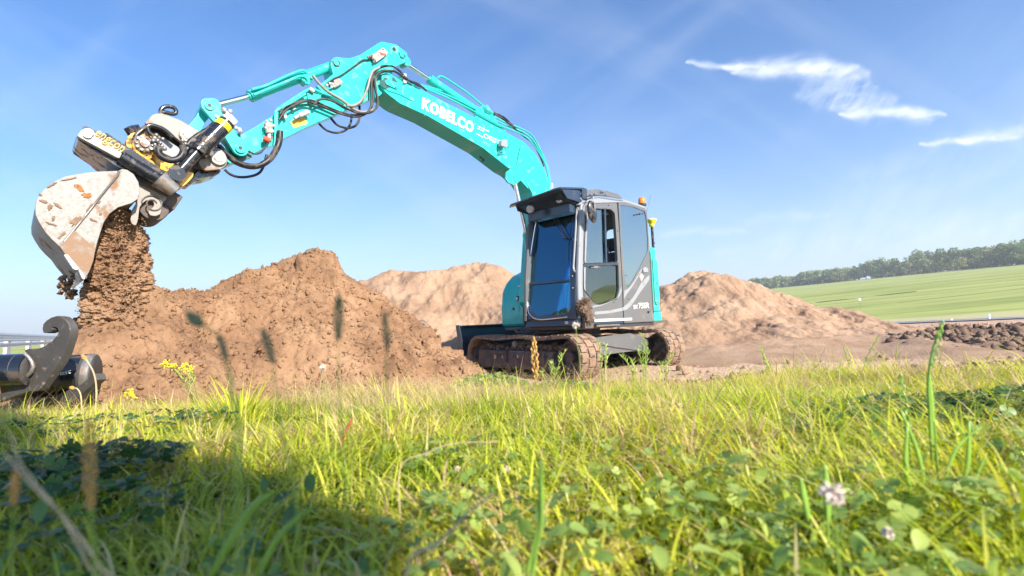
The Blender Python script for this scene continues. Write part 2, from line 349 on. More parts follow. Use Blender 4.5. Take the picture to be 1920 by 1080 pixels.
def rounded(pts, r=.15, k=3):
    """round the corners of a closed outline (2 or 3-D)"""
    P = [Vector(p) for p in pts]; n = len(P); out = []
    for i in range(n):
        a, b, c = P[i-1], P[i], P[(i+1) % n]; ra = min(r, (a-b).length*.45); rc = min(r, (c-b).length*.45)
        s = b+(a-b).normalized()*ra; e = b+(c-b).normalized()*rc
        for j in range(k+1):
            t = j/k; out.append(s*(1-t)**2+b*2*t*(1-t)+e*t*t)
    return out
def text(name, body, p0, ex, eu, width, height, m, parent, thick=.002, bold=0., label=None):
    cu = bpy.data.curves.new(name, 'FONT'); cu.body = body; cu.offset = bold; cu.resolution_u = 3; cu.space_character = 1.0 + bold*2
    t = bpy.data.objects.new(name, cu); COL.objects.link(t); dg = bpy.context.evaluated_depsgraph_get()
    me = bpy.data.meshes.new_from_object(t.evaluated_get(dg)); bpy.data.objects.remove(t); 
    xs = [v.co.x for v in me.vertices]; ys = [v.co.y for v in me.vertices]; x0, x1, y0, y1 = min(xs), max(xs), min(ys), max(ys)
    ex = Vector(ex).normalized(); eu = Vector(eu).normalized(); p0 = Vector(p0)
    for v in me.vertices:
        v.co = p0 + ex*((v.co.x-x0)/(x1-x0)*width) + eu*((v.co.y-y0)/(y1-y0)*height)
    me.name = name; me.materials.clear()
    o = link(name, me, m, parent); s = o.modifiers.new('solid', 'SOLIDIFY'); s.thickness = thick; s.offset = 0
    return o
def bulk(name, V, Fidx, m, nper, tint=None, smooth=False, parent=None):
    """fast mesh from arrays; Fidx (nfaces, nper)"""
    me = bpy.data.meshes.new(name); nv = len(V); nf = len(Fidx)
    me.vertices.add(nv); me.vertices.foreach_set('co', np.asarray(V, np.float32).ravel())
    me.loops.add(nf*nper); me.loops.foreach_set('vertex_index', np.asarray(Fidx, np.int32).ravel())
    me.polygons.add(nf); me.polygons.foreach_set('loop_start', np.arange(nf, dtype=np.int32)*nper); me.polygons.foreach_set('loop_total', np.full(nf, nper, np.int32))
    if smooth: me.polygons.foreach_set('use_smooth', np.ones(nf, bool))
    if tint is not None:
        a = me.attributes.new('tint', 'FLOAT', 'POINT'); a.data.foreach_set('value', np.asarray(tint, np.float32).ravel())
    me.update(calc_edges=True); me.validate(); return link(name, me, m, parent)
def scatter(name, tv, tf, pos, Rm, scl, m, tint=None, smooth=False, parent=None):
    """many copies of a template merged in one mesh: tv (k,3), tf (f,n)"""
    n = len(pos); k = len(tv); V = np.einsum('nij,nkj->nki', Rm, tv[None]*scl[:, None, :]) + pos[:, None, :]
    Fi = tf[None]+(np.arange(n)*k)[:, None, None]
    return bulk(name, V.reshape(-1, 3), Fi.reshape(-1, tf.shape[1]), m, tf.shape[1], None if tint is None else np.repeat(tint, k), smooth, parent)
def randrot(n, rng=RNG):
    q = rng.normal(size=(n, 4)); q /= np.linalg.norm(q, axis=1)[:, None]; w_, x, y, z = q.T
    return np.stack([1-2*(y*y+z*z), 2*(x*y-z*w_), 2*(x*z+y*w_), 2*(x*y+z*w_), 1-2*(x*x+z*z), 2*(y*z-x*w_), 2*(x*z-y*w_), 2*(y*z+x*w_), 1-2*(x*x+y*y)], 1).reshape(n, 3, 3)
def zrot(a, tilt=None, taz=None):
    c, s = np.cos(a), np.sin(a); o = np.zeros_like(a); l = o+1
    M = np.stack([c, -s, o, s, c, o, o, o, l], 1).reshape(-1, 3, 3)
    if tilt is not None:
        ct, st = np.cos(tilt), np.sin(tilt); T = np.stack([l, o, o, o, ct, -st, o, st, ct], 1).reshape(-1, 3, 3); M = M @ T
    return M
def icolump(seed, sub=1, amp=.35):
    bm = bmesh.new(); bmesh.ops.create_icosphere(bm, subdivisions=1 if sub < 1 else 2, radius=1); V = np.array([v.co[:] for v in bm.verts]); Fc = np.array([[v.index for v in f.verts] for f in bm.faces]); bm.free()
    V *= (1+amp*.7*fbm(V[:, 0]*1.3, V[:, 1]*1.3, V[:, 2]*1.3, 2, seed)+((.2 if sub < 1 else .13)*np.random.default_rng(seed).normal(size=len(V)) if sub < 2 else 0))[:, None]; return V, Fc
def clod_cloud(name, pos, size, m, tintless=True, parent=None, sub=1, flat=False):
    V, Fc = [], []; n = len(pos); out = []
    tv, tf = icolump(3, sub, .5); s = size[:, None]*RNG.uniform(.6, 1.2, (n, 3))
    if flat: return scatter(name, tv, tf, pos, zrot(RNG.random(n)*6.283, RNG.normal(0, .5, n)), s*np.array([1.1, 1.1, .75]), m, parent=parent)
    return scatter(name, tv, tf, pos, randrot(n), s, m, parent=parent)

# ================================================================== THE SETTING
def sst(a, b, x): t = np.clip((x-a)/(b-a), 0, 1); return t*t*(3-2*t)
def ridge_y(x, y):
    az = np.clip(x/np.maximum(y, 1), 0, 1.6); return np.clip(455-370*(az-.5), 150, 640)
def G(x, y):
    """height of the ground"""
    x = np.asarray(x, float); y = np.asarray(y, float)
    z = .45*(1-sst(2.0, 6.0, y+.25*fbm(x*.5, y*.5, oct=2, seed=4))) + .03*fbm(x*1.3, y*1.3, oct=3, seed=3)*sst(-1, .6, np.hypot(x, y)-.5)*(1-sst(8, 16, y))
    z = z + .05*fbm(x*.16, y*.16, oct=3, seed=6)*sst(8, 14, y)*(1-sst(24, 27, y))
    hill = .066*x+.0200*y-2.35
    k = np.sqrt(hill*hill+.35)*.5+hill*.5
    k = k*sst(27, 40, y)
    r = ridge_y(x, y); over = np.maximum(0, y-r-25)
    return z + k - over*.05 - .000004*np.maximum(0, y-700)**2*0 - sst(0, 1, (-x-2-y*.9)/40)*1.5*sst(10, 60, y)
NT = 420; th = np.linspace(R(-80), R(80), NT); rr = np.concatenate([np.geomspace(.15, 9, 120), np.geomspace(9.2, 60, 130), np.geomspace(62, 1500, 110)])
T_, R_ = np.meshgrid(th, rr); gx = R_*np.sin(T_); gyy = R_*np.cos(T_)-.3; gz = G(gx, gyy)
# small relief of the bare earth between the grass and the road
be = sst(5.4, 6.6, gyy)*(1-sst(22, 25, gyy)); gz = gz + be*(.03*clods(gx, gyy, .35, 3, .2)+.02*fbm(gx*3, gyy*3, oct=4, seed=9)+.03*fbm((gx*.25+gyy)*.9, (gyy*.25-gx)*.12, oct=3, seed=19))
nr = len(rr); idx = np.arange(nr*NT).reshape(nr, NT); Q = np.stack([idx[:-1, :-1], idx[:-1, 1:], idx[1:, 1:], idx[1:, :-1]], -1).reshape(-1, 4)
gm = bpy.data.materials.new('ground_cover'); gm.use_nodes = True; N, K = gm.node_tree.nodes, gm.node_tree.links; b = N['Principled BSDF']; b.inputs['Roughness'].default_value = .95; b.inputs['Specular IOR Level'].default_value = .1
t = N.new('ShaderNodeTexCoord'); v = t.outputs['Object']; s = N.new('ShaderNodeSeparateXYZ'); K.new(v, s.inputs[0])
def gmath(op, *a):
    n = N.new('ShaderNodeMath'); n.operation = op
    for i, q in enumerate(a):
        if isinstance(q, (int, float)): n.inputs[i].default_value = q
        else: K.new(q, n.inputs[i])
    return n.outputs[0]
c_turf, nz = ngrad(N, K, v, 9, 8, [(.35, (.03, .025, .012)), (.65, (.09, .08, .03))])
c_sand, _ = ngrad(N, K, v, 1.3, 9, [(.3, (.41, .27, .185)), (.7, (.56, .385, .275))])
mp = N.new('ShaderNodeMapping'); mp.inputs['Rotation'].default_value = (0, 0, R(-24)); mp.inputs['Scale'].default_value = (.03, .20, .1); K.new(v, mp.inputs[0])
c_row, _ = ngrad(N, K, mp.outputs[0], 1.0, 6, [(.38, (.17, .22, .05)), (.60, (.42, .44, .15)), (.5, (.31, .35, .10))], .7)
mp2 = N.new('ShaderNodeMapping'); mp2.inputs['Scale'].default_value = (.01, .01, .01); K.new(v, mp2.inputs[0])
c_big, _ = ngrad(N, K, mp2.outputs[0], 1.6, 4, [(.3, (.30, .35, .11)), (.7, (.48, .47, .21))])
fx = N.new('ShaderNodeMix'); fx.data_type = 'RGBA'; fx.inputs[0].default_value = .35; K.new(c_row, fx.inputs[6]); K.new(c_big, fx.inputs[7])
def band(c_in, lo, hi, colr, amt=.8, wob=8.):   # narrow strip of other growth across the field, following a line in the field
    nn = N.new('ShaderNodeTexNoise'); nn.inputs['Scale'].default_value = .02; nn.inputs['Detail'].default_value = 7; K.new(v, nn.inputs['Vector'])
    q = gmath('ADD', gmath('ADD', s.outputs[1], gmath('MULTIPLY', s.outputs[0], -.12)), gmath('MULTIPLY', gmath('SUBTRACT', nn.outputs[0], .5), wob))
    a = gmath('MULTIPLY', gmath('GREATER_THAN', q, lo), gmath('LESS_THAN', q, hi)); 
    n2 = N.new('ShaderNodeTexNoise'); n2.inputs['Scale'].default_value = .12; n2.inputs['Detail'].default_value = 8; K.new(v, n2.inputs['Vector'])
    a = gmath('MULTIPLY', a, gmath('MULTIPLY', gmath('GREATER_THAN', n2.outputs[0], .46), amt))
    x = N.new('ShaderNodeMix'); x.data_type = 'RGBA'; K.new(a, x.inputs[0]); K.new(c_in, x.inputs[6]); x.inputs[7].default_value = (*colr, 1); return x.outputs[2]
cf = band(fx.outputs[2], 66, 68.5, (.03, .06, .012), .95, 5); cf = band(cf, 47, 47.8, (.10, .17, .03), .6, 3); cf = band(cf, 96, 99, (.12, .19, .04), .5, 6)
def step(val, lo, hi, wob=0.):
    r = N.new('ShaderNodeMapRange'); r.inputs[1].default_value = lo; r.inputs[2].default_value = hi
    q = gmath('ADD', val, gmath('MULTIPLY', gmath('SUBTRACT', nz, .5), wob)); K.new(q, r.inputs[0]); return r.outputs[0]
m1 = N.new('ShaderNodeMix'); m1.data_type = 'RGBA'; K.new(step(s.outputs[1], 5.3, 5.8, 1.2), m1.inputs[0]); K.new(c_turf, m1.inputs[6]); K.new(c_sand, m1.inputs[7])
m2 = N.new('ShaderNodeMix'); m2.data_type = 'RGBA'; K.new(step(s.outputs[1], 29.5, 30.5, 1.), m2.inputs[0]); K.new(m1.outputs[2], m2.inputs[6]); m2.inputs[7].default_value = (.42, .40, .22, 1)
m3 = N.new('ShaderNodeMix'); m3.data_type = 'RGBA'; K.new(step(s.outputs[1], 32.5, 34, 3.), m3.inputs[0]); K.new(m2.outputs[2], m3.inputs[6]); K.new(cf, m3.inputs[7])
K.new(m3.outputs[2], b.inputs['Base Color'])
n = N.new('ShaderNodeTexNoise'); n.inputs['Scale'].default_value = 14; n.inputs['Detail'].default_value = 9; K.new(v, n.inputs['Vector']); bp = N.new('ShaderNodeBump'); bp.inputs['Strength'].default_value = .8; bp.inputs['Distance'].default_value = .08; K.new(n.outputs[0], bp.inputs['Height']); K.new(bp.outputs[0], b.inputs['Normal'])
setp(bulk('ground', np.stack([gx, gyy, gz], -1).reshape(-1, 3), Q[:, ::-1], gm, 4, smooth=True), 'grass verge, bare sandy earth and green sloping field', 'ground', kind='structure')
# far hills beyond the wood
def hills():
    az = np.linspace(-.4, 1.3, 160); V, Fc = [], []
    for k, a in enumerate(az):
        y = 1150.; x = a*y; h = 22+a*50+10*vn(np.array([a*5]), np.array([3.]))[0]+4*vn(np.array([a*21]), np.array([3.]))[0]
        V += [(x, y, -70), (x, y, h), (x*1.1, y*1.1, -70)]
    for k in range(159): a = 3*k; Fc += [(a, a+3, a+4, a+1), (a+1, a+4, a+5, a+2)]
    return V, Fc
setp(obj('hills', hills(), mat('distant_hill_cover', (.20, .25, .20), .95, var=.2, vscale=.01), smooth=60), 'low hazy hills on the horizon beyond the wood', 'hills', kind='structure')
# road
xs = np.linspace(9, 75, 120); ra = []
for x in xs:
    y = 25.3+.02*x; ra.append((x, y)); 
rv = np.array([[(x, y, float(G(x, y))+.05), (x, y+2.8, float(G(x, y+2.8))+.05)] for x, y in ra]).reshape(-1, 3)
rq = np.array([[2*i, 2*i+2, 2*i+3, 2*i+1] for i in range(len(xs)-1)])
ASPH = mat('grey_asphalt', (.20, .20, .21), .7, var=.2, vscale=2, bump=.3, bscale=60)
setp(bulk('road', rv, rq, ASPH, 4), 'narrow grey asphalt road between the bare earth and the field', 'road', kind='structure')
rv2 = rv.copy(); rv2[1::2] = rv[0::2]+np.array([0, .12, .004])[None]*1.; rv2[0::2, 2] += .004
rv2[:, 1] += .15
setp(bulk('road_marking', rv2, rq, WHITE, 4), 'white edge line of the road', 'road marking', kind='structure')

# ------------------------------------------------------------------ piles of earth
def pile(name, label, ridge, m, cell, slope, seed, amps, base=.0, warp=.35, group=None, foot=.35, pad=.4, ax=1.):
    px = np.array([q[0] for q in ridge], float); py = np.array([q[1] for q in ridge], float); dd = np.array([q[2] for q in ridge], float)
    xs = np.linspace(px[0], px[-1], 150); ys = np.interp(xs, px, py); ds = np.interp(xs, px, dd)
    P = np.array([PDp(a, b, c) for a, b, c in zip(xs, ys, ds)])
    hmax = P[:, 2].max(); ext = hmax/slope*1.25+pad
    X = np.arange(P[:, 0].min()-ext, P[:, 0].max()+ext, cell); Y = np.arange(P[:, 1].min()-ext, P[:, 1].max()+ext*.7, cell)
    X, Y = np.meshgrid(X, Y)
    wx = X+warp*.5*fbm(X*.9, Y*.9, oct=3, seed=seed); wy = Y+warp*.5*fbm(X*.9+9, Y*.9, oct=3, seed=seed+1)
    H = np.full_like(X, -9.)
    g = G(X, Y)
    for p in P:
        d = np.hypot((wx-p[0])*ax, wy-p[1])
        d0 = np.hypot((X-p[0])*ax, Y-p[1]); d = np.where(d0 < .5, d0*(1-d0*2)+d*d0*2, d)
        H = np.maximum(H, p[2]-slope*(np.sqrt(d*d+.0036)-.06))
    e = H-g; e = np.where(e < foot*3, np.where(e > -foot*3, (e+foot*3)**2/(foot*12), 0), e)
    fade = np.clip(e/.15, 0, 1); n = 0
    for kind, sc, a, pr in amps:
        if kind == 'c': n = n + a*clods(X+.1*vn(X*3, Y*3, seed=2), Y, sc, seed+int(sc*100), pr)*np.clip(.55+.95*fbm(X*.9, Y*.9, oct=3, seed=seed+7), .12, 1.35)
        elif kind == 'g': n = n + a*fbm((X+.3*Y)/sc, Y/(sc*5), oct=4, seed=seed+23)
        elif kind == 'r':
            q = fbm(X/sc, Y/sc, oct=3, seed=seed+13); n = n - a*np.maximum(0, 1-np.abs(q)*pr)
        else: n = n + a*fbm(X/sc, Y/sc, oct=4, seed=seed+3)
    H = g+e; n = n*fade*np.clip(e*3, .3, 1)
    Hs = H.copy()
    for _ in range(3): Hs[1:-1, 1:-1] = (Hs[:-2, 1:-1]+Hs[2:, 1:-1]+Hs[1:-1, :-2]+Hs[1:-1, 2:])*.25
    dy, dx = np.gradient(Hs, cell); l = np.sqrt(1+dx*dx+dy*dy); X = X-dx/l*n; Y = Y-dy/l*n; H = H+n/l
    keep = e > .012
    H = np.where(keep, H, g-.06)
    ny, nx = X.shape; idx = np.arange(ny*nx).reshape(ny, nx)
    q = np.stack([idx[:-1, :-1], idx[:-1, 1:], idx[1:, 1:], idx[1:, :-1]], -1).reshape(-1, 4); kk = keep.ravel()
    q = q[kk[q].any(1)]; used = np.unique(q); mp_ = np.full(ny*nx, -1); mp_[used] = np.arange(len(used))
    V = np.stack([X, Y, H], -1).reshape(-1, 3)[used]
    o = bulk(name, V, mp_[q], m, 4, smooth=True); setp(o, label, 'soil pile', group)
    return V, P
near = [(125, 640, 5.0), (140, 612, 5.0), (158, 598, 4.85), (190, 588, 4.75), (240, 580, 4.75), (282, 558, 5.1), (310, 548, 5.6), (380, 537, 6.1), (415, 520, 6.4), (450, 500, 6.6), (500, 497, 6.9), (528, 494, 7.1), (543, 484, 7.2), (560, 480, 7.3), (580, 478, 7.4),
        (590, 470, 7.4), (600, 474, 7.4), (603, 494, 7.45), (625, 508, 7.5), (650, 527, 7.5), (690, 570, 7.5), (736, 602, 7.3), (774, 630, 7.1), (812, 652, 6.9), (846, 668, 6.8), (876, 688, 6.8), (895, 706, 6.7)]
GP = 'heaps of excavated earth'
nv_, nP = pile('soil_pile', 'nearest brown loamy soil pile, the one under the tipping bucket', near, SOILA, .016, .74, 21,
     [('f', .9, .08, 1), ('g', .5, .05, 1), ('c', .36, .16, .16), ('c', .16, .09, .3), ('g', .12, .016, 1), ('f', .10, .018, 1), ('r', .28, .022, 9), ('c', .075, .03, .3), ('r', .09, .010, 6), ('f', .04, .009, 1), ('c', .038, .016, .4)], group=GP, foot=.14, ax=1.32)
mid = [(640, 630, 14.5), (685, 562, 15), (700, 538, 15), (722, 512, 15), (735, 507, 15), (800, 506, 15.2), (860, 496, 15.3), (893, 489, 15.4), (915, 497, 15.4), (950, 516, 15.4), (1010, 535, 15.4), (1080, 570, 15.5), (1150, 610, 15.5)]
pile('soil_pile', 'pale sandy soil pile seen between the brown heap and the excavator', mid, SOILB, .026, .62, 33,
     [('f', 2.2, .09, 1), ('g', .55, .04, 1), ('g', .16, .014, 1), ('c', .22, .05, .07), ('c', .11, .04, .14), ('f', .12, .014, 1), ('f', .05, .006, 1)], group=GP, warp=.9)
right = [(1120, 600, 15.5), (1190, 562, 15.5), (1235, 548, 15.5), (1258, 540, 15.5), (1270, 528, 15.5), (1290, 517, 15.5), (1312, 514, 15.6), (1335, 519, 15.8), (1370, 524, 16), (1405, 530, 16), (1450, 545, 16), (1495, 560, 16), (1535, 578, 16), (1558, 596, 16), (1575, 615, 16)]
pile('soil_pile', 'long pale sandy soil pile with a dark lumpy crest right of the excavator', right, SOILB, .026, .5, 45,
     [('f', 2.0, .09, 1), ('g', .6, .05, 1), ('g', .18, .018, 1), ('c', .26, .07, .10), ('c', .12, .045, .16), ('f', .12, .015, 1), ('f', .05, .006, 1)], group=GP, warp=.9)
bank = [(1270, 668, 9.8), (1340, 648, 10.2), (1450, 637, 10.6), (1550, 631, 11), (1650, 626, 11.2), (1700, 628, 10.6), (1745, 640, 9.4), (1790, 662, 8.3), (1850, 684, 7.7), (1915, 696, 7.5)]
pile('soil_pile', 'low smooth bank of pale sand at the edge of the grass on the right', bank, SOILB, .03, .2, 57,
     [('f', .7, .03, 1), ('c', .2, .02, .1), ('f', .15, .012, 1)], group=GP, warp=.5, foot=.1)
rub = [(1745, 645, 10.2), (1775, 626, 10.2), (1810, 619, 10.3), (1850, 617, 10.4), (1930, 615, 10.4), (2050, 612, 10.4)]  # stands in for a pit; its shade is put into the soil colour
rv_, rP = pile('soil_pile', 'lumpy rubble in place of a pit on the far right, pit shade in its dark colour', rub, SOILC, .025, .24, 61,
     [('f', .9, .10, 1), ('c', .5, .22, .5), ('c', .25, .16, .5), ('c', .12, .10, .5), ('f', .12, .02, 1)], group=GP, warp=.9, foot=.1)
# loose crumbs lying on and around the heaps
def crumbs(V, n, smin, smax, m, name, label, lift=.3, sub=1):
    p = V[RNG.integers(0, len(V), n)].copy(); s = smin*(smax/smin)**(RNG.random(n)**2.2); p[:, 2] += s*lift
    o = clod_cloud(name, p, s, m, sub=sub); return setp(o, label, 'soil crumbs', kind='stuff')
crumbs(nv_[nv_[:, 2]-G(nv_[:, 0], nv_[:, 1]) > .02], 30000, .003, .034, SOILA, 'soil_crumbs', 'brown soil crumbs scattered over the nearest heap', .2, 0)
bl_ = np.array([PDp(x+RNG.normal(0, 4), y+RNG.normal(0, 3), 7.4+RNG.normal(0, .05)) for x, y in ((588, 474), (594, 476), (600, 482), (584, 480), (592, 486), (560, 484), (548, 487), (540, 490), (566, 484), (598, 492), (606, 502), (632, 518), (640, 522), (578, 484)) for k in range(3)])
setp(clod_cloud('crest_clods', bl_, RNG.uniform(.03, .075, len(bl_)), SOILA, sub=0), 'rough clods standing on the crest of the nearest heap', 'soil clods', kind='stuff')
crumbs(rv_, 3200, .012, .10, SOILC, 'soil_clods', 'clods darkened as pit shade on the rubble by the road')
n = 9000; X = RNG.uniform(-.8, 11, n); Y = RNG.uniform(5.7, 6.9, n); Y = np.where(X > 3.2, 6.3+.25*(X-3)*.3+RNG.normal(0, .35, n), Y); pp = np.stack([X, Y, G(X, Y)], -1); s = .005*(9**(RNG.random(n)**3.)); pp[:, 2] += s*.4
setp(clod_cloud('ground_clods', pp, s, SOILA), 'crumbled earth along the far edge of the grass', 'soil clods', kind='stuff')
n = 5000; X = RNG.uniform(1.5, 20, n); Y = RNG.uniform(7.2, 22, n); pp = np.stack([X, Y, G(X, Y)], -1); s = .008*(8**(RNG.random(n)**3.)); pp[:, 2] += s*.6
setp(clod_cloud('stones', pp, s, SOILB), 'small stones and crumbs scattered over the bare sandy ground', 'stones', kind='stuff')
n = 2600; X = RNG.uniform(3.2, 12, n); Y = 6.75+.05*(X-3)+RNG.normal(0, .16, n); pp = np.stack([X, Y, G(X, Y)], -1); s = .006*(9**(RNG.random(n)**2.4)); pp[:, 2] += s*.4
setp(clod_cloud('ground_clods', pp, s, SOILC), 'dark clods in a line behind the grass on the right', 'soil clods', kind='stuff')

# ================================================================== THE EXCAVATOR
EX = thing('excavator', 'teal and grey tracked excavator tipping soil with its arm stretched to the left', 'excavator', XO)
EX.rotation_euler = (0, 0, XA)
def E(name, vf, m, parent=None, **k): return obj(name, vf, m, parent or EX, **k)
V3 = lambda *a: Vector(a)
def LP(pts, y): return [PL(p, y) for p in pts]
def hz(pts, y, w, r=0, k=3):
    """outline in the plane of the arm, thickened by w away from the camera"""
    q = LP(pts, y)
    if r: q = rounded(q, r, k)
    return prism(q, (0, -w, 0))
def disc(p, r, y0, y1, n=24):
    a = PL(p, y0) if not isinstance(p, Vector) else p; return cyl((a.x, y0, a.z), (a.x, y1, a.z), r, n)
# ---- undercarriage (turned against the upper body)
UA = math.atan2(.774, -.633); Uw = np.array([math.cos(UA), math.sin(UA), 0]); Sw = np.array([-math.sin(UA), math.cos(UA), 0])
UX = (Uw @ XF, Uw @ XL); SX = (Sw @ XF, Sw @ XL)
def UC(u, v_, z): return Vector((UX[0]*u+SX[0]*v_, UX[1]*u+SX[1]*v_, z))
def mapuc(vf): return [UC(*v_) for v_ in vf[0]], vf[1]
def track_path(hl=1.4, r=.315, n=14, sag=.0):
    P = []
    for i in range(40): x = -(hl-r)+2*(hl-r)*i/40; P.append((x, r+r-.0+sag*(math.cos(math.pi*x/(hl-r)*2)-1)*.5))
    for i in range(n): a = math.pi/2-math.pi*i/n; P.append(((hl-r)+math.cos(a)*r, r+math.sin(a)*r))
    for i in range(40): x = (hl-r)-2*(hl-r)*i/40; P.append((x, 0))
    for i in range(n): a = -math.pi/2-math.pi*i/n; P.append((-(hl-r)+math.cos(a)*r, r+math.sin(a)*r))
    return P
def make_track(side):
    vc = side*1.05; w = .45; P = track_path(sag=.03); n = len(P); V, Fc = [], []
    nrm = []
    for i in range(n):
        a, b_ = P[i-1], P[(i+1) % n]; d = (b_[0]-a[0], b_[1]-a[1]); l = math.hypot(*d); nrm.append((-d[1]/l, d[0]/l))
    sgn = 1
    if nrm[0][1] < 0: sgn = -1
    for i in range(n):
        nx, nz_ = nrm[i][0]*sgn, nrm[i][1]*sgn
        for (o_, s_) in ((0, -w/2), (0, w/2), (-.035, w/2), (-.035, -w/2)): V.append((P[i][0]+nx*o_, vc+s_, P[i][1]+nz_*o_))
    for i in range(n):
        j = (i+1) % n
        for k in range(4): Fc.append((i*4+k, i*4+(k+1) % 4, j*4+(k+1) % 4, j*4+k))
    belt = (V, Fc)
    # lugs: two rows of staggered blocks like brickwork
    L_ = [0]
    for i in range(n): L_.append(L_[-1]+math.dist(P[i], P[(i+1) % n]))
    tot_ = L_[-1]; nl = 46
    def at(s):
        s %= tot_; i = next(k for k in range(n) if L_[k+1] > s); f = (s-L_[i])/(L_[i+1]-L_[i]); a, b_ = P[i], P[(i+1) % n]
        na, nb = nrm[i], nrm[(i+1) % n]; nn = ((na[0]*(1-f)+nb[0]*f)*sgn, (na[1]*(1-f)+nb[1]*f)*sgn); l = math.hypot(*nn)
        return (a[0]*(1-f)+b_[0]*f, a[1]*(1-f)+b_[1]*f), (nn[0]/l, nn[1]/l)
    parts = [belt]; rnd = random.Random(4)
    for i in range(nl):
        for row in range(3):
            off = .5 if row % 2 else 0; s0 = (i+off)*tot_/nl; wd = tot_/nl*.80; v0 = vc-w/2+row*w/3+.004; v1 = v0+w/3-.012
            hh = .024+.006*rnd.random()
            V = []
            for s in (s0, s0+wd*.5, s0+wd):
                p, q = at(s)
                for vv in (v0, v1):
                    for h in (-.002, hh):
                        sh = 0 if h < 0 else .004
                        V.append((p[0]+q[0]*h, vv+(sh if vv == v0 else -sh), p[1]+q[1]*h))
            Fl = []
            for k in range(2):
                a = k*4; Fl += [(a, a+1, a+5, a+4), (a+2, a+6, a+7, a+3), (a+1, a+3, a+7, a+5), (a, a+4, a+6, a+2)]
            Fl += [(0, 2, 3, 1), (8, 9, 11, 10)]
            parts.append((V, Fl))
    tr = E('track', mapuc(join(*parts)), MUD, smooth=40, recalc=True)
    so = .19*side
    # wheels, rollers and the side frame
    def wheel(u, z, r, nm, m, inner=True):
        prof = [(r*.2, -.09), (r*.92, -.09), (r, -.05), (r, .05), (r*.92, .09), (r*.80, .09), (r*.76, .05), (r*.34, .04), (r*.30, .12), (0.01, .12)]
        vf = lathe(prof, (u, vc, z), (0, side, 0), 32); E(nm, mapuc(vf), m, tr, smooth=35)
        vf = lathe([(r*.2, -.02), (r*.76, -.02), (r*.8, .0), (r*.3, .03), (.01, .03)], (u, vc-side*.09, z), (0, -side, 0), 32); E(nm+'_cover', mapuc(vf), BLACK if nm != 'idler_wheel' else MUDD, tr, smooth=35)
    wheel(-1.085, .315, .262, 'drive_sprocket', MUDD); wheel(1.085, .315, .262, 'idler_wheel', MUDD)
    for u in (-.68, -.34, 0, .34, .68): E('track_roller', mapuc(lathe([(.05, -.16), (.085, -.15), (.085, -.05), (.06, -.04), (.06, .04), (.085, .05), (.085, .15), (.05, .16)], (u, vc, .125), (0, 1, 0), 18)), MUDD, tr, smooth=35)
    E('carrier_roller', mapuc(lathe([(.02, -.15), (.055, -.15), (.055, .17), (.035, .175), (.03, .19), (.01, .19)], (.12, vc, .50), (0, side, 0), 18)), STEEL, tr, smooth=35)
    fr = [box((0, vc, .30), (1.75, .20, .20)), prism([(-.82, vc+side*.09, .11), (-.82, vc+side*.09, .40), (1.08, vc+side*.09, .40), (1.10, vc+side*.09, .16), (.9, vc+side*.09, .11)], (0, side*.115, 0)),
          prism([(-.70, vc+side*.06, .40), (-.5, vc+side*.06, .47), (.85, vc+side*.06, .455), (.95, vc+side*.06, .40)], (0, side*.06, 0))]
    E('track_frame', mapuc(join(*fr)), MUDD, tr, bevel=.008)
    for c_, d_ in (((.42, .215, .365), (.30, .04, .05)), ((-.42, .215, .36), (.24, .04, .06)), ((.3, .215, .28), (.05, .03, .16)), ((-.62, .215, .29), (.05, .03, .2))): E('frame_bracket', mapuc(box((c_[0], vc+side*c_[1], c_[2]), d_)), MUDD, tr, bevel=.005)
    for u, z, w_, h_ in ((.60, .29, .05, .06), (.40, .29, .018, .05), (-.80, .255, .055, .07), (.0, .31, .03, .05)):
        E('decal', mapuc(box((u, vc+side*.2085, z), (w_, .003, h_))), WHITEM, tr)
    E('blue_strip', mapuc(box((.0, vc+side*.2085, .385), (.34, .003, .014))), mat('blue_reflective_strip', (.03, .16, .42), .3), tr)
    # mud caked on the top of the frame and inside the belt
    rg = np.random.default_rng(3 if side > 0 else 5); k = 420
    pp = np.stack([rg.uniform(-.95, .95, k), vc+side*rg.uniform(-.1, .15, k), .43+.06*rg.random(k)-.03*np.abs(rg.normal(size=k))], 1)
    pw = np.array([UC(*p)[:] for p in pp]); cl = clod_cloud('caked_mud', pw, rg.uniform(.012, .045, k), MUDM, parent=tr); setp(cl, kind='stuff')
    return tr
MUDM = soil('caked_dark_mud', (.20, .14, .10), (.10, .07, .055), (.30, .21, .15), .6, 3)
make_track(1); make_track(-1)
# X-shaped car body between the tracks
cb = []
cb.append(mapuc(lathe([(.1, .34), (.48, .34), (.52, .40), (.52, .62), (.46, .66), (.1, .66)], (0, 0, 0), (0, 0, 1), 32)))
for su in (1, -1):
    for sv in (1, -1):
        p0 = [(su*.18, sv*.25, .33), (su*.62, sv*.86, .25), (su*.98, sv*.86, .25), (su*.50, sv*.10, .33)]
        p1 = [(a, b_, c+.26) for a, b_, c in p0]; p1 = [(a, b_, c-(.04 if abs(b_) > .5 else 0)) for a, b_, c in p1]
        cb.append(mapuc((p0+p1, [(0, 1, 2, 3), (7, 6, 5, 4), (0, 4, 5, 1), (1, 5, 6, 2), (2, 6, 7, 3), (3, 7, 4, 0)])))
E('car_body', join(*cb), DARK, bevel=.01)
rp = [(-.93, .90, .27), (-.93, -.55, .30), (-1.0, -.62, .30), (-.99, -.86, .22), (-.99, -.86, .46), (-1.0, -.62, .54), (-.93, -.45, .60), (-.93, .90, .56)]
E('rear_frame_plate', mapuc(prism(rp, (.035, 0, 0))), GREY, bevel=.006)
E('hose_cover_plate', mapuc(join(box((-.86, -.28, .50), (.10, .12, .02)), box((-.955, -.2, .47), (.01, .05, .015)))), DARK)
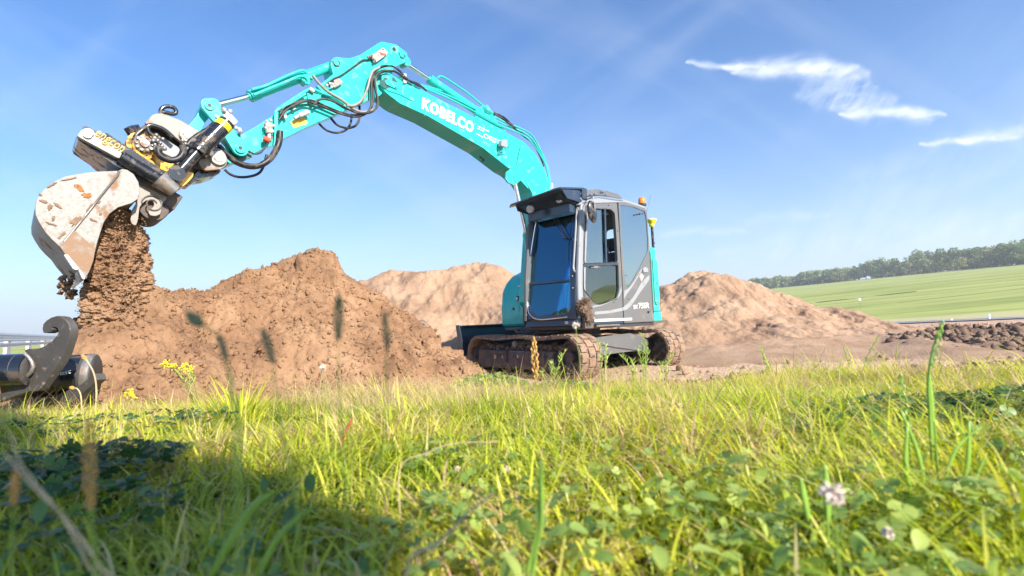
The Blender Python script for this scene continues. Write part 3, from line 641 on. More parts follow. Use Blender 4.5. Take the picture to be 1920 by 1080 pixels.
# dozer blade
bp_ = [(1.62, .10), (1.60, .16), (1.575, .30), (1.60, .45), (1.66, .585), (1.685, .58), (1.63, .44), (1.61, .30), (1.64, .15), (1.72, .02), (1.70, .02)]
E('dozer_blade', mapuc(prism([(u, -1.28, z+.25) for u, z in bp_], (0, 2.56, 0))), DARK, smooth=40, bevel=.004)
bl = bpy.data.objects['dozer_blade']
for s in (1, -1):
    E('blade_end_plate', mapuc(prism([(1.50, s*1.29, .29), (1.52, s*1.29, .55), (1.60, s*1.29, .85), (1.72, s*1.29, .85), (1.66, s*1.29, .55), (1.76, s*1.29, .26)], (0, s*.02, 0))), DARK, bl, bevel=.003)
    E('blade_arm', mapuc(prism([(.5, s*.42, .36), (1.60, s*.42, .45), (1.60, s*.42, .61), (.5, s*.42, .54)], (0, -s*.07, 0))), DARK, bevel=.008)
E('blade_rib', mapuc(join(box((1.595, 0, .61), (.03, 2.5, .03)), box((1.63, 0, .825), (.07, 2.54, .03)))), DARK, bl)
E('blade_cylinder', mapuc(join(cyl((.55, .0, .62), (1.1, 0, .67), .055), cyl((1.1, 0, .67), (1.58, 0, .71), .03))), DARK, smooth=40)
# swing ring
E('swing_ring', lathe([(.1, .60), (.50, .60), (.50, .72), (.56, .72), (.56, .76), (.1, .76)], (0, 0, 0), (0, 0, 1), 40), MUDD, smooth=35)
# ---- upper frame
deck = [(1.20, 1.10), (1.20, .12), (.62, -.02), (.60, -1.08), (-.9, -1.10), (-1.2, -.9), (-1.35, 0), (-1.15, .95), (-.9, 1.10)]
E('main_deck', prism([(x, y, .715) for x, y in deck], (0, 0, .06)), DARK, bevel=.01)
E('side_skirt', join(box((-.405, 1.115, .815), (.93, .05, .085))), GREY, bevel=.012)
E('front_skirt', join(prism([(1.29, 1.14, .775), (1.29, .12, .775), (1.27, .12, .86), (1.27, 1.14, .86)], (-.08, 0, 0)), box((.68, 1.115, .815), (1.18, .05, .085))), DARK, bevel=.01)
E('step_rail', join(box((.36, 1.147, .835), (1.02, .012, .045)), *[box((.85-.05*i, 1.155, .835), (.012, .004, .012)) for i in range(20)]), mat('perforated_aluminium', (.72, .72, .72), .4, .5), bevel=.002)
E('boarding_step', join(box((.55, 1.13, .755), (.62, .10, .02)), *[box((.80-.05*i, 1.17, .757), (.02, .03, .03)) for i in range(11)]), STEEL)
E('white_decal', box((1.2935, .96, .822), (.003, .06, .04)), WHITEM)
# hoses hanging under the front
for yy, zz in ((.55, .73), (.35, .71), (.2, .74)): E('hose', tube(spline([(1.1, yy+.4, .74), (1.15, yy+.1, zz-.04), (1.12, yy-.4, zz-.05), (.8, yy-.8, .72)]), .018, 8), BLACK, smooth=60)
# counterweight
cwp = [(-.85, 1.145), (-1.08, 1.145), (-1.19, 1.11), (-1.27, 1.0), (-1.36, .7), (-1.42, .35), (-1.45, 0), (-1.42, -.35), (-1.34, -.7), (-1.2, -1.02), (-1.0, -1.14), (-.85, -1.145)]
cw = E('counterweight', prism([(x, y, .775) for x, y in cwp], (0, 0, .165)), TEAL, bevel=.03, seg=3)
cwq = [(-.87, 1.135), (-1.07, 1.13), (-1.165, 1.095), (-1.235, .98), (-1.32, .68), (-1.36, .34), (-1.39, 0), (-1.36, -.34), (-1.29, -.68), (-1.15, -1.0), (-1.0, -1.12), (-.87, -1.13)]
def taper(pts, z0, z1, k): 
    n = len(pts); return [(x, y, z0) for x, y in pts]+[((x+.9)*k-.9 if x < -.9 else x, y*(.985), z1) for x, y in pts], [tuple(range(n)), tuple(range(2*n-1, n-1, -1))]+[(i, (i+1) % n, n+(i+1) % n, n+i) for i in range(n)]
hd = E('engine_hood', taper(cwq, .945, 2.09, .95), TEAL, bevel=.035, seg=3)
E('hood_seam', box((-.865, 1.128, 1.4), (.012, .02, 1.2)), BLACK)
ap = rounded([(-.93, 1.135, 1.10), (-.93, 1.135, 1.86), (-1.06, 1.118, 1.90), (-1.13, 1.02, 1.90), (-1.175, .96, 1.10), (-1.10, 1.11, 1.06)], .03)
for nm, a0, a1 in (('access_panel', 1.10, 1.85),):
    q = [(-.94, 1.137), (-1.06, 1.128), (-1.15, 1.092), (-1.215, .98)]
    V = []; Fc = []
    for i, (x, y) in enumerate(q):
        for z in (a0, a1): V.append((x-.012, y+.012, z)); 
        for z in (a0, a1): V.append((x+.03, y-.03, z))
    for i in range(3):
        a = i*4; Fc += [(a, a+4, a+5, a+1), (a+2, a+3, a+7, a+6), (a, a+2, a+6, a+4), (a+1, a+5, a+7, a+3)]
    Fc += [(0, 1, 3, 2), (12, 14, 15, 13)]
    apo = E(nm, (V, Fc), TEAL, hd, bevel=.012)
E('panel_groove', tube([(-.92, 1.141, 1.87), (-.915, 1.143, 1.80), (-.915, 1.143, 1.12), (-.945, 1.142, 1.075), (-1.0, 1.135, 1.065)], .006, 6), BLACK, hd)
E('panel_latch', join(box((-1.03, 1.135, 1.45), (.05, .02, .05), Matrix.Rotation(R(20), 3, 'Z'))), BLACK, hd, bevel=.006)
E('panel_decal', box((-1.035, 1.137, 1.74), (.055, .004, .09), Matrix.Rotation(R(19), 3, 'Z')), mat('blue_decal', (.08, .12, .35), .5), hd)
# right front box beside the boom
def rbox():
    y0, y1 = -.40, -1.14; prof = [(.64, .775), (.645, 1.10), (.60, 1.42), (.50, 1.58), (.34, 1.72), (.10, 1.82), (-.6, 1.84), (-.85, 1.84), (-.85, .775)]
    return prism([(x, y0, z) for x, z in prof], (0, y1-y0, 0))
rb = E('side_box', rbox(), TEAL, bevel=.07, seg=4)
E('side_box_lamp', join(box((.56, -.62, 1.50), (.06, .09, .05))), LGREY, rb, bevel=.01)
for c_, d_ in (((.625, -.66, 1.28), (.05, .07, .09)), ((.64, -.78, 1.10), (.02, .05, .05)), ((.645, -.62, .86), (.02, .05, .03))): E('side_box_opening', box(c_, d_), BLACK, rb, bevel=.006)
E('camera_lens', join(box((.655, -.68, 1.28), (.006, .045, .05)), box((.60, -.66, 1.50), (.02, .06, .03))), mat('lens_glass', (.5, .55, .6), .1, coat=.5), rb)
E('side_box_hatch', prism(rounded([(.648, -.50, .83), (.648, -.50, .98), (.65, -.80, .98), (.65, -.80, .83)], .03), (.008, 0, 0)), TEAL, rb, bevel=.004)
E('boom_bracket', join(box((.35, .02-.0, 1.05), (1.0, .04, .55)), box((.35, -.34, 1.05), (1.0, .04, .55))), DARK, bevel=.01)
E('engine_block_cover', box((-.45, -.1, 1.25), (.85, .55, .9)), DARK, bevel=.03)
# ---- cab
CB = thing('cab', None, None); CB.parent = EX; del CB
cabroot = bpy.data.objects['cab']; cabroot['label'] = 'grey operator cab with tinted windows'
C = lambda name, vf, m, **k: obj(name, vf, m, cabroot, **k)
yS = 1.13
sp_ = lambda pts, r=.0, k=3: rounded([PL(p, yS) for p in z5(pts)], r, k) if r else [PL(p, yS) for p in z5(pts)]
door_o = sp_([(488, 150), (520, 143), (656, 139), (668, 300), (682, 560), (688, 741), (552, 744), (505, 702), (480, 655), (476, 560), (478, 420), (482, 260)], .03)
win_up = sp_([(500, 175), (540, 170), (622, 173), (643, 195), (651, 320), (658, 447), (484, 455), (488, 330), (493, 240)], .04)
win_lo = sp_([(481, 470), (661, 462), (665, 590), (655, 637), (565, 668), (535, 656), (500, 612), (482, 590)], .04)
dr = holed('door', door_o, [win_up, win_lo], GREY, cabroot, .045, (0, 1, 0), .006)
C('door_window', prism(sp_([(500, 175), (540, 170), (588, 172), (592, 320), (597, 450), (484, 455), (488, 330), (493, 240)], .02), (0, -.004, 0)), GSIDE).location = (0, -.02, 0)
C('lower_door_window', prism(win_lo, (0, -.004, 0)), GLOW).location = (0, -.018, 0)
C('window_slide_rail', join(prism(sp_([(480, 456), (662, 449), (662, 463), (480, 470)]), (0, .006, 0)), prism(sp_([(588, 172), (595, 172), (603, 449), (596, 449)]), (0, .01, 0))), DARK)
C('window_seal', tube([p+V3(0, .004, 0) for p in win_lo]+[win_lo[0]+V3(0, .004, 0)], .007, 6), BLACK); C('window_seal', tube([p+V3(0, .004, 0) for p in win_up]+[win_up[0]+V3(0, .004, 0)], .007, 6), BLACK)
C('door_latch', join(prism(sp_([(518, 473), (568, 470), (568, 474), (518, 478)]), (0, .012, 0)), prism(sp_([(532, 468), (552, 467), (552, 478), (532, 479)]), (0, .02, 0))), STEEL, bevel=.003)
rear_o = sp_([(664, 138), (700, 135), (798, 166), (812, 185), (819, 300), (831, 430), (848, 738), (693, 741), (686, 560), (672, 300)], .03)
win_r = sp_([(672, 150), (740, 160), (801, 184), (809, 215), (818, 330), (816, 395), (775, 480), (722, 572), (708, 580), (699, 560), (693, 480), (682, 330)], .035)
holed('cab_side_panel', rear_o, [win_r], GREY, cabroot, .045, (0, 1, 0), .006)
C('rear_side_window', prism(win_r, (0, -.004, 0)), GREAR).location = (0, -.012, 0)
# pale swooshes on the lower side
def stripe(cent, wid, y=.003):
    P = spline([PL(p, yS+y) for p in z5(cent)], 8); n = len(P); Ws = np.interp(np.linspace(0, 1, n), np.linspace(0, 1, len(wid)), wid)
    V = []
    for i, p in enumerate(P):
        d = P[min(i+1, n-1)]-P[max(i-1, 0)]; nn = Vector((-d.z, 0, d.x)).normalized(); V += [p+nn*Ws[i], p-nn*Ws[i]]
    return V, [(2*i, 2*i+2, 2*i+3, 2*i+1) for i in range(n-1)]
zw = zm(1060, 480, 6.75)
for q in ([(368, 742), (560, 726), (723, 694), (723, 652), (560, 690), (372, 704)], [(728, 692), (775, 680), (822, 640), (880, 560), (950, 455), (1020, 360), (1062, 300), (1062, 240), (1010, 285), (950, 355), (905, 440), (850, 530), (790, 600), (728, 650)],
          [(345, 655), (450, 630), (560, 585), (650, 545), (690, 500), (712, 440), (706, 380), (690, 440), (672, 492), (640, 535), (560, 565), (450, 610), (345, 634)], [(740, 545), (780, 480), (840, 400), (900, 300), (985, 150), (960, 165), (870, 320), (800, 408), (745, 440)]):
    C('pale_swoosh', prism([PL(p, yS+.002) for p in zw(q)], (0, .002, 0)), LGREY)
# front pillar, roof rail, far side, back, floor, roof
C('front_pillar', prism([PL(p, 1.06) for p in z5([(452, 130), (490, 130), (487, 260), (480, 420), (476, 560), (479, 655), (505, 705), (555, 745), (440, 745), (436, 500), (444, 300)])], (0, .07, 0)), LGREY, bevel=.025, seg=4)
C('roof_rail', prism(sp_([(455, 150), (480, 118), (560, 108), (690, 120), (800, 156), (812, 185), (800, 168), (700, 137), (656, 138), (520, 142), (486, 150)]), (0, -.06, 0)), LGREY, bevel=.01)
PB = lambda x, y, z: Vector((x, y, z))
roofp = [(1.03, 1.09), (1.03, .17), (-.84, .17), (-.84, 1.09)]
C('cab_roof', prism([(1.02, y, z) for y, z in ((0, 0),)] or [], (0, 0, 0)) if False else (lambda A: A)(([(1.03, 1.08, 2.60), (1.03, .17, 2.60), (.4, .17, 2.77), (.4, 1.08, 2.77), (-.5, 1.08, 2.76), (-.5, .17, 2.76), (-.86, .17, 2.66), (-.86, 1.08, 2.66)]+[(1.03, 1.08, 2.64), (1.03, .17, 2.64), (.4, .17, 2.81), (.4, 1.08, 2.81), (-.5, 1.08, 2.80), (-.5, .17, 2.80), (-.86, .17, 2.70), (-.86, 1.08, 2.70)],
  [(0, 1, 2, 3), (3, 2, 5, 4), (4, 5, 6, 7), (8, 11, 10, 9), (11, 12, 13, 10), (12, 15, 14, 13), (0, 3, 11, 8), (3, 4, 12, 11), (4, 7, 15, 12), (1, 9, 10, 2), (2, 10, 13, 5), (5, 13, 14, 6), (0, 8, 9, 1), (7, 6, 14, 15)])), GREY, bevel=.01)
fs = lambda pts: [Vector((PL(p, yS).x, .14, PL(p, yS).z)) for p in z5(pts)]
holed('cab_far_side', fs([(440, 742), (437, 500), (450, 200), (480, 135), (655, 125), (800, 160), (820, 300), (846, 738)]), [rounded(fs([(470, 600), (470, 240), (500, 175), (640, 165), (650, 320), (655, 560)]), .05), rounded(fs([(680, 560), (675, 175), (790, 190), (805, 400)]), .05)], GREY, cabroot, .04, (0, 1, 0), 0)
C('far_side_window', prism(rounded(fs([(470, 600), (470, 240), (500, 175), (640, 165), (650, 320), (655, 560)]), .05), (0, -.004, 0)), glass('clear_glass', (.92, .97, 1), .05))
holed('cab_back', [PB(-.85, .16, .82), PB(-.85, 1.09, .82), PB(-.85, 1.09, 2.68), PB(-.85, .16, 2.68)], [rounded([PB(-.85, .26, 1.75), PB(-.85, 1.0, 1.75), PB(-.85, 1.0, 2.5), PB(-.85, .26, 2.5)], .08)], GREY, cabroot, .04, (-1, 0, 0), 0)
C('cab_floor', box((.2, .63, .86), (2.1, .94, .05)), DARK)
# raked front
fr_o = [PF(p) for p in z5([(442, 742), (437, 500), (446, 300), (452, 160), (420, 165), (260, 190), (228, 205), (205, 270), (186, 390), (174, 560), (174, 745)])]
fr_h = rounded([PF(p) for p in z5([(438, 178), (262, 206), (243, 235), (222, 360), (205, 480), (198, 560), (199, 660), (212, 706), (240, 727), (395, 717), (413, 690), (412, 500), (427, 320)])], .03)
holed('front_frame', rounded(fr_o, .02), [fr_h], DARK, cabroot, .05, FRN, .012)
C('windscreen', prism([v_-V3(.015, 0, 0) for v_ in [PF(p) for p in z5([(438, 178), (262, 206), (243, 235), (222, 360), (205, 480), (198, 560), (412, 540), (412, 500), (427, 320)])]], (-.004, 0, 0)), GFRONT)
C('lower_windscreen', prism([v_-V3(.015, 0, 0) for v_ in [PF(p) for p in z5([(198, 566), (199, 660), (212, 706), (240, 727), (395, 717), (413, 690), (412, 546)])]], (-.004, 0, 0)), glass('lower_front_glass', (.64, .92, .98), .17, .02, (.28, .72, .95)))  # sky-reflection blue put into tint and gloss here too
C('windscreen_bar', prism([PF(p) for p in z5([(196, 556), (414, 536), (414, 547), (196, 567)])], (.012, 0, 0)), DARK, bevel=.003)
C('windscreen_trim', tube(spline([PF(p, .012) for p in z5([(256, 200), (236, 235), (214, 360), (198, 480), (190, 560), (190, 670), (206, 720), (245, 745), (330, 740), (400, 732)])], 4), .011, 8), CHROME, smooth=60)
C('pillar_bolt', join(*[ball(PF(p, .01), .014, 8) for p in z5([(174, 548), (176, 606), (180, 700), (186, 722), (424, 520), (426, 582), (180, 510)])]), STEEL, smooth=60)
# handrail at the corner
C('handrail', tube(spline([PP(p, (1.285+.05, 0, .81), FRN) for p in z5([(452, 165), (447, 180), (440, 300), (432, 430), (430, 480), (438, 498)])], 6), .016, 10), LGREY, smooth=60)
C('rail_bracket', join(box(PF(z5([(437, 330)])[0], .03), (.06, .05, .03)), box(PF(z5([(452, 172)])[0], .03), (.06, .05, .05))), STEEL, bevel=.005)
# wipers
C('wiper', join(tube([PF(p, .03) for p in z5([(288, 145), (330, 230), (385, 325)])], .007, 6), tube([PF(p, .035) for p in z5([(300, 140), (345, 225), (400, 322)])], .007, 6), cyl(PF(z5([(378, 325)])[0], .03), PF(z5([(415, 322)])[0], .03), .009, 8),
              prism([PF(p, .04) for p in z5([(286, 143), (302, 140), (348, 215), (338, 222)])], (.02, 0, 0))), BLACK)
C('wiper_blade', join(tube(spline([PF(p, .02) for p in z5([(426, 215), (412, 320), (407, 400), (408, 468)])], 4), .006, 6), tube([PF(p, .035) for p in z5([(412, 322), (405, 350), (404, 440)])], .004, 6)), BLACK)
# roof guard and visor
E('roof_visor', join(prism([(1.47, 1.10, 2.735), (1.50, 1.02, 2.72), (1.50, .12, 2.675), (1.44, .06, 2.66), (1.0, .10, 2.80), (1.0, 1.14, 2.80)], (0, 0, .035)), box((1.22, .62, 2.66), (.34, .7, .12)), box((1.22, 1.08, 2.70), (.34, .05, .12)),
                     prism([(1.42, .25, 2.66), (1.42, 1.0, 2.68), (1.05, 1.0, 2.50), (1.05, .25, 2.50)], (0, 0, .08)))).name if False else None
vs = E('roof_visor', join(prism([(1.47, 1.12, 2.745), (1.51, 1.04, 2.735), (1.51, .12, 2.685), (1.46, .04, 2.67), (1.0, .06, 2.80), (1.0, 1.16, 2.80)], (0, 0, .03)), prism([(1.44, 1.08, 2.735), (1.44, .16, 2.68), (1.40, .16, 2.60), (1.02, .16, 2.56), (1.02, 1.08, 2.58), (1.36, 1.08, 2.62)], (0, 0, .04)),
                     prism([(1.46, 1.13, 2.74), (1.0, 1.13, 2.80), (1.0, 1.13, 2.60), (1.34, 1.13, 2.62)], (0, -.03, 0)), box((1.12, .62, 2.52), (.16, .86, .14)), prism([(1.02, 1.16, 2.66), (1.02, 1.16, 2.83), (.90, 1.16, 2.83), (.90, 1.16, 2.66)], (0, -1.05, 0))), DARK, bevel=.008)
for yy, zz, xx in ((.44, 2.60, 1.40), (.98, 2.66, 1.34)):
    E('visor_lamp', lathe([(.02, -.07), (.055, -.05), (.06, 0), (.055, .01), (.01, .012)], (xx+.02, yy, zz-.02), (1, .1, -.25), 18), WHITEM, vs, smooth=40)
E('roof_guard', join(prism([PL(p, 1.10) for p in z5([(472, 72), (560, 68), (610, 78), (660, 92), (678, 108), (690, 124), (640, 112), (560, 100), (474, 108)])], (0, -.9, 0))), GREY, bevel=.008)
E('roof_guard_strip', join(prism([PL(p, 1.14) for p in z5([(468, 112), (560, 102), (640, 112), (690, 124), (690, 130), (640, 124), (560, 112), (468, 126)])], (0, -.04, 0)), *[ball(PL(p, 1.13), .018, 8) for p in z5([(494, 98), (520, 96), (543, 92), (576, 80), (586, 82), (600, 96), (470, 92), (466, 118)])]), mat('blue_grey_edge', (.16, .20, .27), .35), bevel=.004)
# mirror, beacon, antennas
mc = PL((1110, 397), 1.30)
C('mirror', join((lambda b_: ([Matrix.Rotation(R(14), 3, 'Y') @ (v_-mc)+mc for v_ in b_[0]], b_[1]))(ball(mc, 1, 18, (.10, .045, .17)))), BPAINT, smooth=60)
C('mirror_arm', tube([mc+V3(0, .05, .0), mc+V3(.01, .06, .08), mc+V3(0, .03, .22), V3(.86, 1.1, 2.67)], .009, 8), STEEL, smooth=60)
bc = PL((1204, 386), .95)
be_ = E('beacon', lathe([(.075, 0), (.078, .03), (.06, .045)], bc, (0, 0, 1), 20), BLACK, smooth=50)
E('beacon_lens', lathe([(.066, .04), (.068, .07), (.064, .11), (.05, .145), (.02, .16)], bc, (0, 0, 1), 24), ORANGE, be_, smooth=60)
E('beacon_bracket', join(box(bc+V3(.05, 0, -.05), (.12, .06, .1))), DARK)
E('whip_antenna', tube([PL((1213, 398), .9), PL((1220, 366), .9)], .003, 5), BLACK)
ma, mb = PL((1225, 468), .95), PL((1222, 420), .95)
ms = E('antenna_mast', join(cyl(ma-V3(0, 0, .05), mb, .024, 14), cyl(ma+V3(-.035, 0, .1), ma+V3(-.035, 0, .35), .008, 6), box(ma+V3(-.02, 0, .12), (.05, .03, .03))), BPAINT, smooth=40)
E('receiver_dome', lathe([(.03, -.06), (.05, -.03), (.045, 0), (.085, .05), (.09, .075)], mb, (0, 0, 1), 20), YEL, ms, smooth=40)
E('receiver_cap', lathe([(.09, .073), (.085, .09), (.05, .10), (.01, .102)], mb, (0, 0, 1), 20), WHITE, ms, smooth=50)
# door furniture, lettering and small marks on the side
C('rear_handle', prism(rounded([PL(p, yS) for p in z5([(786, 480), (800, 472), (812, 480), (814, 500), (790, 502)])], .01), (0, .02, 0)), LGREY, bevel=.004)
C('keyhole', join(*[ball(PL(p, 1.134), .010, 8) for p in z5([(641, 655), (716, 639), (703, 516), (598, 170), (612, 152), (660, 285), (815, 706)])]), BLACK, smooth=60)
C('window_hook', join(*[ball(PL(p, 1.15), .016, 8) for p in z5([(760, 200), (774, 197), (790, 195)])], tube([PL(p, 1.15) for p in z5([(758, 200), (790, 195)])], .006, 6)), BLACK)
C('keyhole_lock', join(ball(PL(z5([(820, 706)])[0], 1.14), .02, 8), box(PL(z5([(826, 702)])[0], 1.15), (.04, .01, .008))), BLACK)
C('diamond_decal', prism([PL(p, 1.133) for p in z5([(781, 504), (796, 520), (783, 548), (772, 522)])], (0, .001, 0)), WHITEM)
a = PL(z5([(742, 692)])[0], 1.136); b_ = PL(z5([(768, 690)])[0], 1.136)
text('lettering', 'SK', a, b_-a, (0, 0, 1), (b_-a).length*.95, .07, WHITE, cabroot, .002, .02)
a = PL(z5([(769, 690)])[0], 1.136); b_ = PL(z5([(824, 687)])[0], 1.136)
text('lettering', '75SR', a, b_-a, (0, 0, 1), (b_-a).length, .098, WHITE, cabroot, .002, .03)
# muddy brush on the boarding step
rg = random.Random(5)
def bristle(c0, c1, r, n):
    P = []; c0, c1 = Vector(c0), Vector(c1)
    for i in range(n):
        t = rg.random(); c = c0.lerp(c1, t); a = rg.random()*6.283; ct = Vector((math.cos(a), rg.uniform(-.5, .5), math.sin(a))); P.append(tube([c, c+ct*r*rg.uniform(.7, 1.1)], [.008, .004], 4))
    return join(*P)
A_, B_ = PL((1092, 574), 1.22), PL((1107, 600), 1.24)
sb = E('boot_brush', join(lathe([(.01, -.03), (.11, -.03), (.12, 0), (.11, .03), (.01, .03)], PL((1092, 578), 1.16), (.75, .65, 0), 24), box(PL((1102, 602), 1.18), (.2, .05, .2))), MUDD, smooth=40)
E('brush_bristles', join(bristle(A_+V3(-.06, 0, 0), B_, .09, 420), bristle(A_+V3(-.10, .02, .02), A_, .11, 300)), MUDM, sb)
# ---- cab interior
C('seat_cushion', prism(rounded([(.28, .42, 1.26), (-.28, .42, 1.22), (-.28, .42, 1.36), (.30, .42, 1.40)], .05), (0, .46, 0)), SEAT, bevel=.03, seg=3)
C('seat_back', prism(rounded([(-.22, .44, 1.34), (-.34, .44, 1.34), (-.50, .44, 2.0), (-.38, .44, 2.02)], .05), (0, .42, 0)), SEAT, bevel=.04, seg=3)
C('head_rest', prism(rounded([(-.36, .52, 2.04), (-.46, .52, 2.02), (-.50, .52, 2.24), (-.40, .52, 2.27)], .04), (0, .26, 0)), SEAT, bevel=.03, seg=3)
C('side_console', join(box((.12, .95, 1.30), (.62, .16, .34)), box((.12, .30, 1.30), (.62, .16, .34)), box((.16, .95, 1.07), (.40, .20, .30))), PLAST, bevel=.02)
C('safety_lever', join(prism(LP(z5([(512, 562), (545, 555), (580, 548), (580, 566), (545, 572), (514, 574)]), 1.04), (0, -.03, 0)), prism(LP(z5([(530, 512), (586, 518), (585, 526), (545, 526)]), 1.0), (0, -.03, 0))), RED, bevel=.006)
C('joystick', join(cyl((.42, .93, 1.45), (.52, .90, 1.60), .015, 10), ball((.53, .90, 1.64), .04, 10, (.8, .8, 1.4)), cyl((.42, .34, 1.45), (.52, .38, 1.60), .015, 10), ball((.53, .38, 1.64), .04, 10, (.8, .8, 1.4))), BLACK, smooth=60)
C('travel_lever', join(cyl((1.0, .56, .9), (.86, .56, 1.52), .012, 10), cyl((1.0, .72, .9), (.86, .72, 1.52), .012, 10), box((1.0, .64, .92), (.2, .3, .06))), STEEL)
C('monitor', join(box((1.0, .28, 1.75), (.05, .22, .16)), cyl((1.02, .26, 1.3), (1.0, .28, 1.7), .02, 8), box((1.02, .24, 1.2), (.12, .12, .3))), BPAINT, bevel=.008)
C('grab_handle', tube(spline([PL(p, .3) for p in z5([(622, 352), (628, 347), (650, 345)])]+[PL(p, .3) for p in z5([(652, 400), (640, 440), (625, 425), (621, 352)])], 4), .012, 8), BLACK, smooth=60)
C('inner_roof_trim', box((.0, .63, 2.56), (1.7, .86, .06)), SEAT)
# ---- boom
yB, wB, yK, wK = .02, .34, -.03, .24
boom_px = [(715, 150), (716, 141), (723, 137), (737, 141), (760, 150), (779, 162), (835, 192), (892, 221), (922, 234), (952, 250), (983, 267), (1002, 287), (1018, 312), (1031, 343), (1040, 385), (1044, 440), (1040, 500), (1030, 565), (1012, 580), (1000, 565), (1004, 500), (1008, 430), (1003, 378), (996, 358), (984, 338), (966, 322), (952, 314), (905, 277), (853, 247), (801, 217), (750, 194), (724, 174), (716, 163)]
bm_ = E('boom', hz(boom_px, yB, wB, .02, 2), TEAL, smooth=30, bevel=.006)
E('boom_flange', join(*[hz(q, yB+.012, .014) for q in ([(716, 150), (716, 141), (723, 137), (740, 142), (775, 160), (779, 168), (775, 190), (752, 178), (728, 170), (718, 163)],)]), TEAL, bm_, bevel=.004)
E('boom_pin_plate', join(hz([(722, 151), (728, 148), (746, 156), (749, 163), (744, 167), (724, 158)], yB+.03, .03, .02), *[disc(p, .012, yB+.045, yB+.02, 8) for p in ((743, 162),)]), TEAL, bm_, bevel=.004)
E('boom_lug', join(hz([(950, 322), (960, 315), (974, 320), (984, 338), (992, 355), (987, 350), (976, 338), (970, 344), (962, 346), (953, 342), (948, 335)], yB+.03, .03, .01), hz([(950, 322), (960, 315), (974, 320), (984, 338), (976, 338), (970, 344), (962, 346), (953, 342), (948, 335)], yB-.33, .03, .01)), TEAL, bm_, bevel=.004)
E('cylinder_mount', join(hz([(893, 205), (905, 198), (926, 214), (934, 232), (950, 248), (920, 236), (890, 222)], -.06, .03, .01), hz([(893, 205), (905, 198), (926, 214), (934, 232), (950, 248), (920, 236), (890, 222)], -.21, .03, .01)), TEAL, bm_, bevel=.004)
E('weld_seam', join(*[tube([PL(p, yB-.01)+V3(0, 0, -.004), PL(p, yB-.33)+V3(0, 0, -.004)], .008, 5) for p in ((796, 216), (900, 275))]), TEAL, bm_)
a = PL((789.6, 203.8), yB+.006); b_ = PL((886.5, 251.0), yB+.006); u_ = PL((793, 181), yB+.006)-a
text('lettering', 'KOBELCO', a, b_-a, u_, (b_-a).length, u_.length*.98, WHITE, bm_, .003, .055)
a = PL((906.5, 257.5), yB+.006); b_ = PL((941, 275.5), yB+.006); u_ = PL((908, 249.5), yB+.006)-a
text('lettering', 'Overve', a, b_-a, u_, (b_-a).length, u_.length, WHITE, bm_, .001, .0)
E('lettering_lines', join(*[prism([PL(q, yB+.006) for q in (p0, p1, (p1[0]-.4, p1[1]+1.1), (p0[0]-.4, p0[1]+1.1))], (0, .002, 0)) for p0, p1 in (((896, 236), (917, 246)), ((895.5, 240), (908, 246)), ((893, 250), (906, 257)), ((916, 254), (940, 265)))]), WHITE, bm_)
def px_tube(name, pts, r, y, m, parent=None, n=8, k=5, dy=None):
    ys = [y]*len(pts) if dy is None else [y+d for d in dy]
    return E(name, tube(spline([PL(p, q) for p, q in zip(pts, ys)], k), r, n), m, parent, smooth=60)
for d, off in ((0, 0), (3.5, -.05), (7, -.11)):
    px_tube('hydraulic_pipe', [(768+d, 160-d*.3), (783+d, 161-d*.2), (840+d, 184-d), (895+d, 212-d), (935+d, 234-d), (985+d, 256-d), (1008+d*.6, 283-d*.6), (1022+d*.4, 308), (1027+d*.3, 325), (1031+d*.3, 348)], .013, yB-.05+off, TEAL, bm_)
px_tube('hose', [(926, 213), (940, 221), (955, 232), (975, 250), (998, 268), (1012, 292), (1020, 312)], .014, yB-.06, BLACK, bm_); px_tube('hose', [(926, 211), (945, 220), (962, 236), (985, 256), (1005, 275), (1017, 300)], .014, yB-.12, BLACK, bm_)
px_tube('cable', [(976, 274), (972, 290), (969, 305), (966, 322)], .004, yB+.01, BLACK, bm_, 5); px_tube('cable', [(950, 278), (957, 272), (959, 262)], .004, yB+.03, BLACK, bm_, 5)
wlp = E('work_lamp', join(hz([(941, 262.5), (945, 261), (951, 262), (952, 273), (949, 276), (940, 273)], yB+.12, .07, .01)), LGREY, bm_, bevel=.008)
E('lamp_bracket', join(tube([PL(p, yB+.08) for p in ((947, 276), (949, 281), (938, 284))]+[PL((936, 286), yB)], .008, 6), hz([(934, 276), (937, 278), (938, 290), (934, 292)], yB+.02, .02)), TEAL, wlp)
E('work_lamp', hz([(1032, 343), (1037, 343), (1038, 352), (1033, 354)], yB-.1, .06, .01), WHITEM, bm_, bevel=.006)
px_tube('cable_guard', [(899, 293), (903, 297), (907, 300), (904, 303)], .012, yB-.16, BPAINT, bm_, 6)
# cylinders
def ram(name, p0, p1, p2, rb_, rr, y, m=TEAL, over=.14, parent=None):
    """barrel from p0 to p1, rod from p1 to p2 (pixels)"""
    a, b_, c = PL(p0, y), PL(p1, y), PL(p2, y); d = (b_-a).normalized()
    o = E(name, join(tube([a, a+d*.001, b_-d*.12, b_-d*.119, b_-d*.02, b_-d*.019, b_], [rb_*.8, rb_, rb_, rb_*1.14, rb_*1.14, rb_*.7, rb_*.7], 24), disc(Vector((a.x, y, a.z)), rb_*1.15, y+rb_*1.1, y-rb_*1.1)), m, parent, smooth=35)
    E('piston_rod', join(tube([b_-d*.03, c], rr, 18)), CHROME, o, smooth=50); E('rod_eye', disc(Vector((c.x, y, c.z)), rr*2.1, y+rr*1.8, y-rr*1.8), m, o, smooth=35)
    return o
ram('stick_cylinder', (914, 222), (803, 147), (758, 117), .062, .032, -.15)
ram('boom_cylinder', (1010, 560), (986, 436), (964, 335), .058, .033, .0)
sc_ = bpy.data.objects['stick_cylinder']
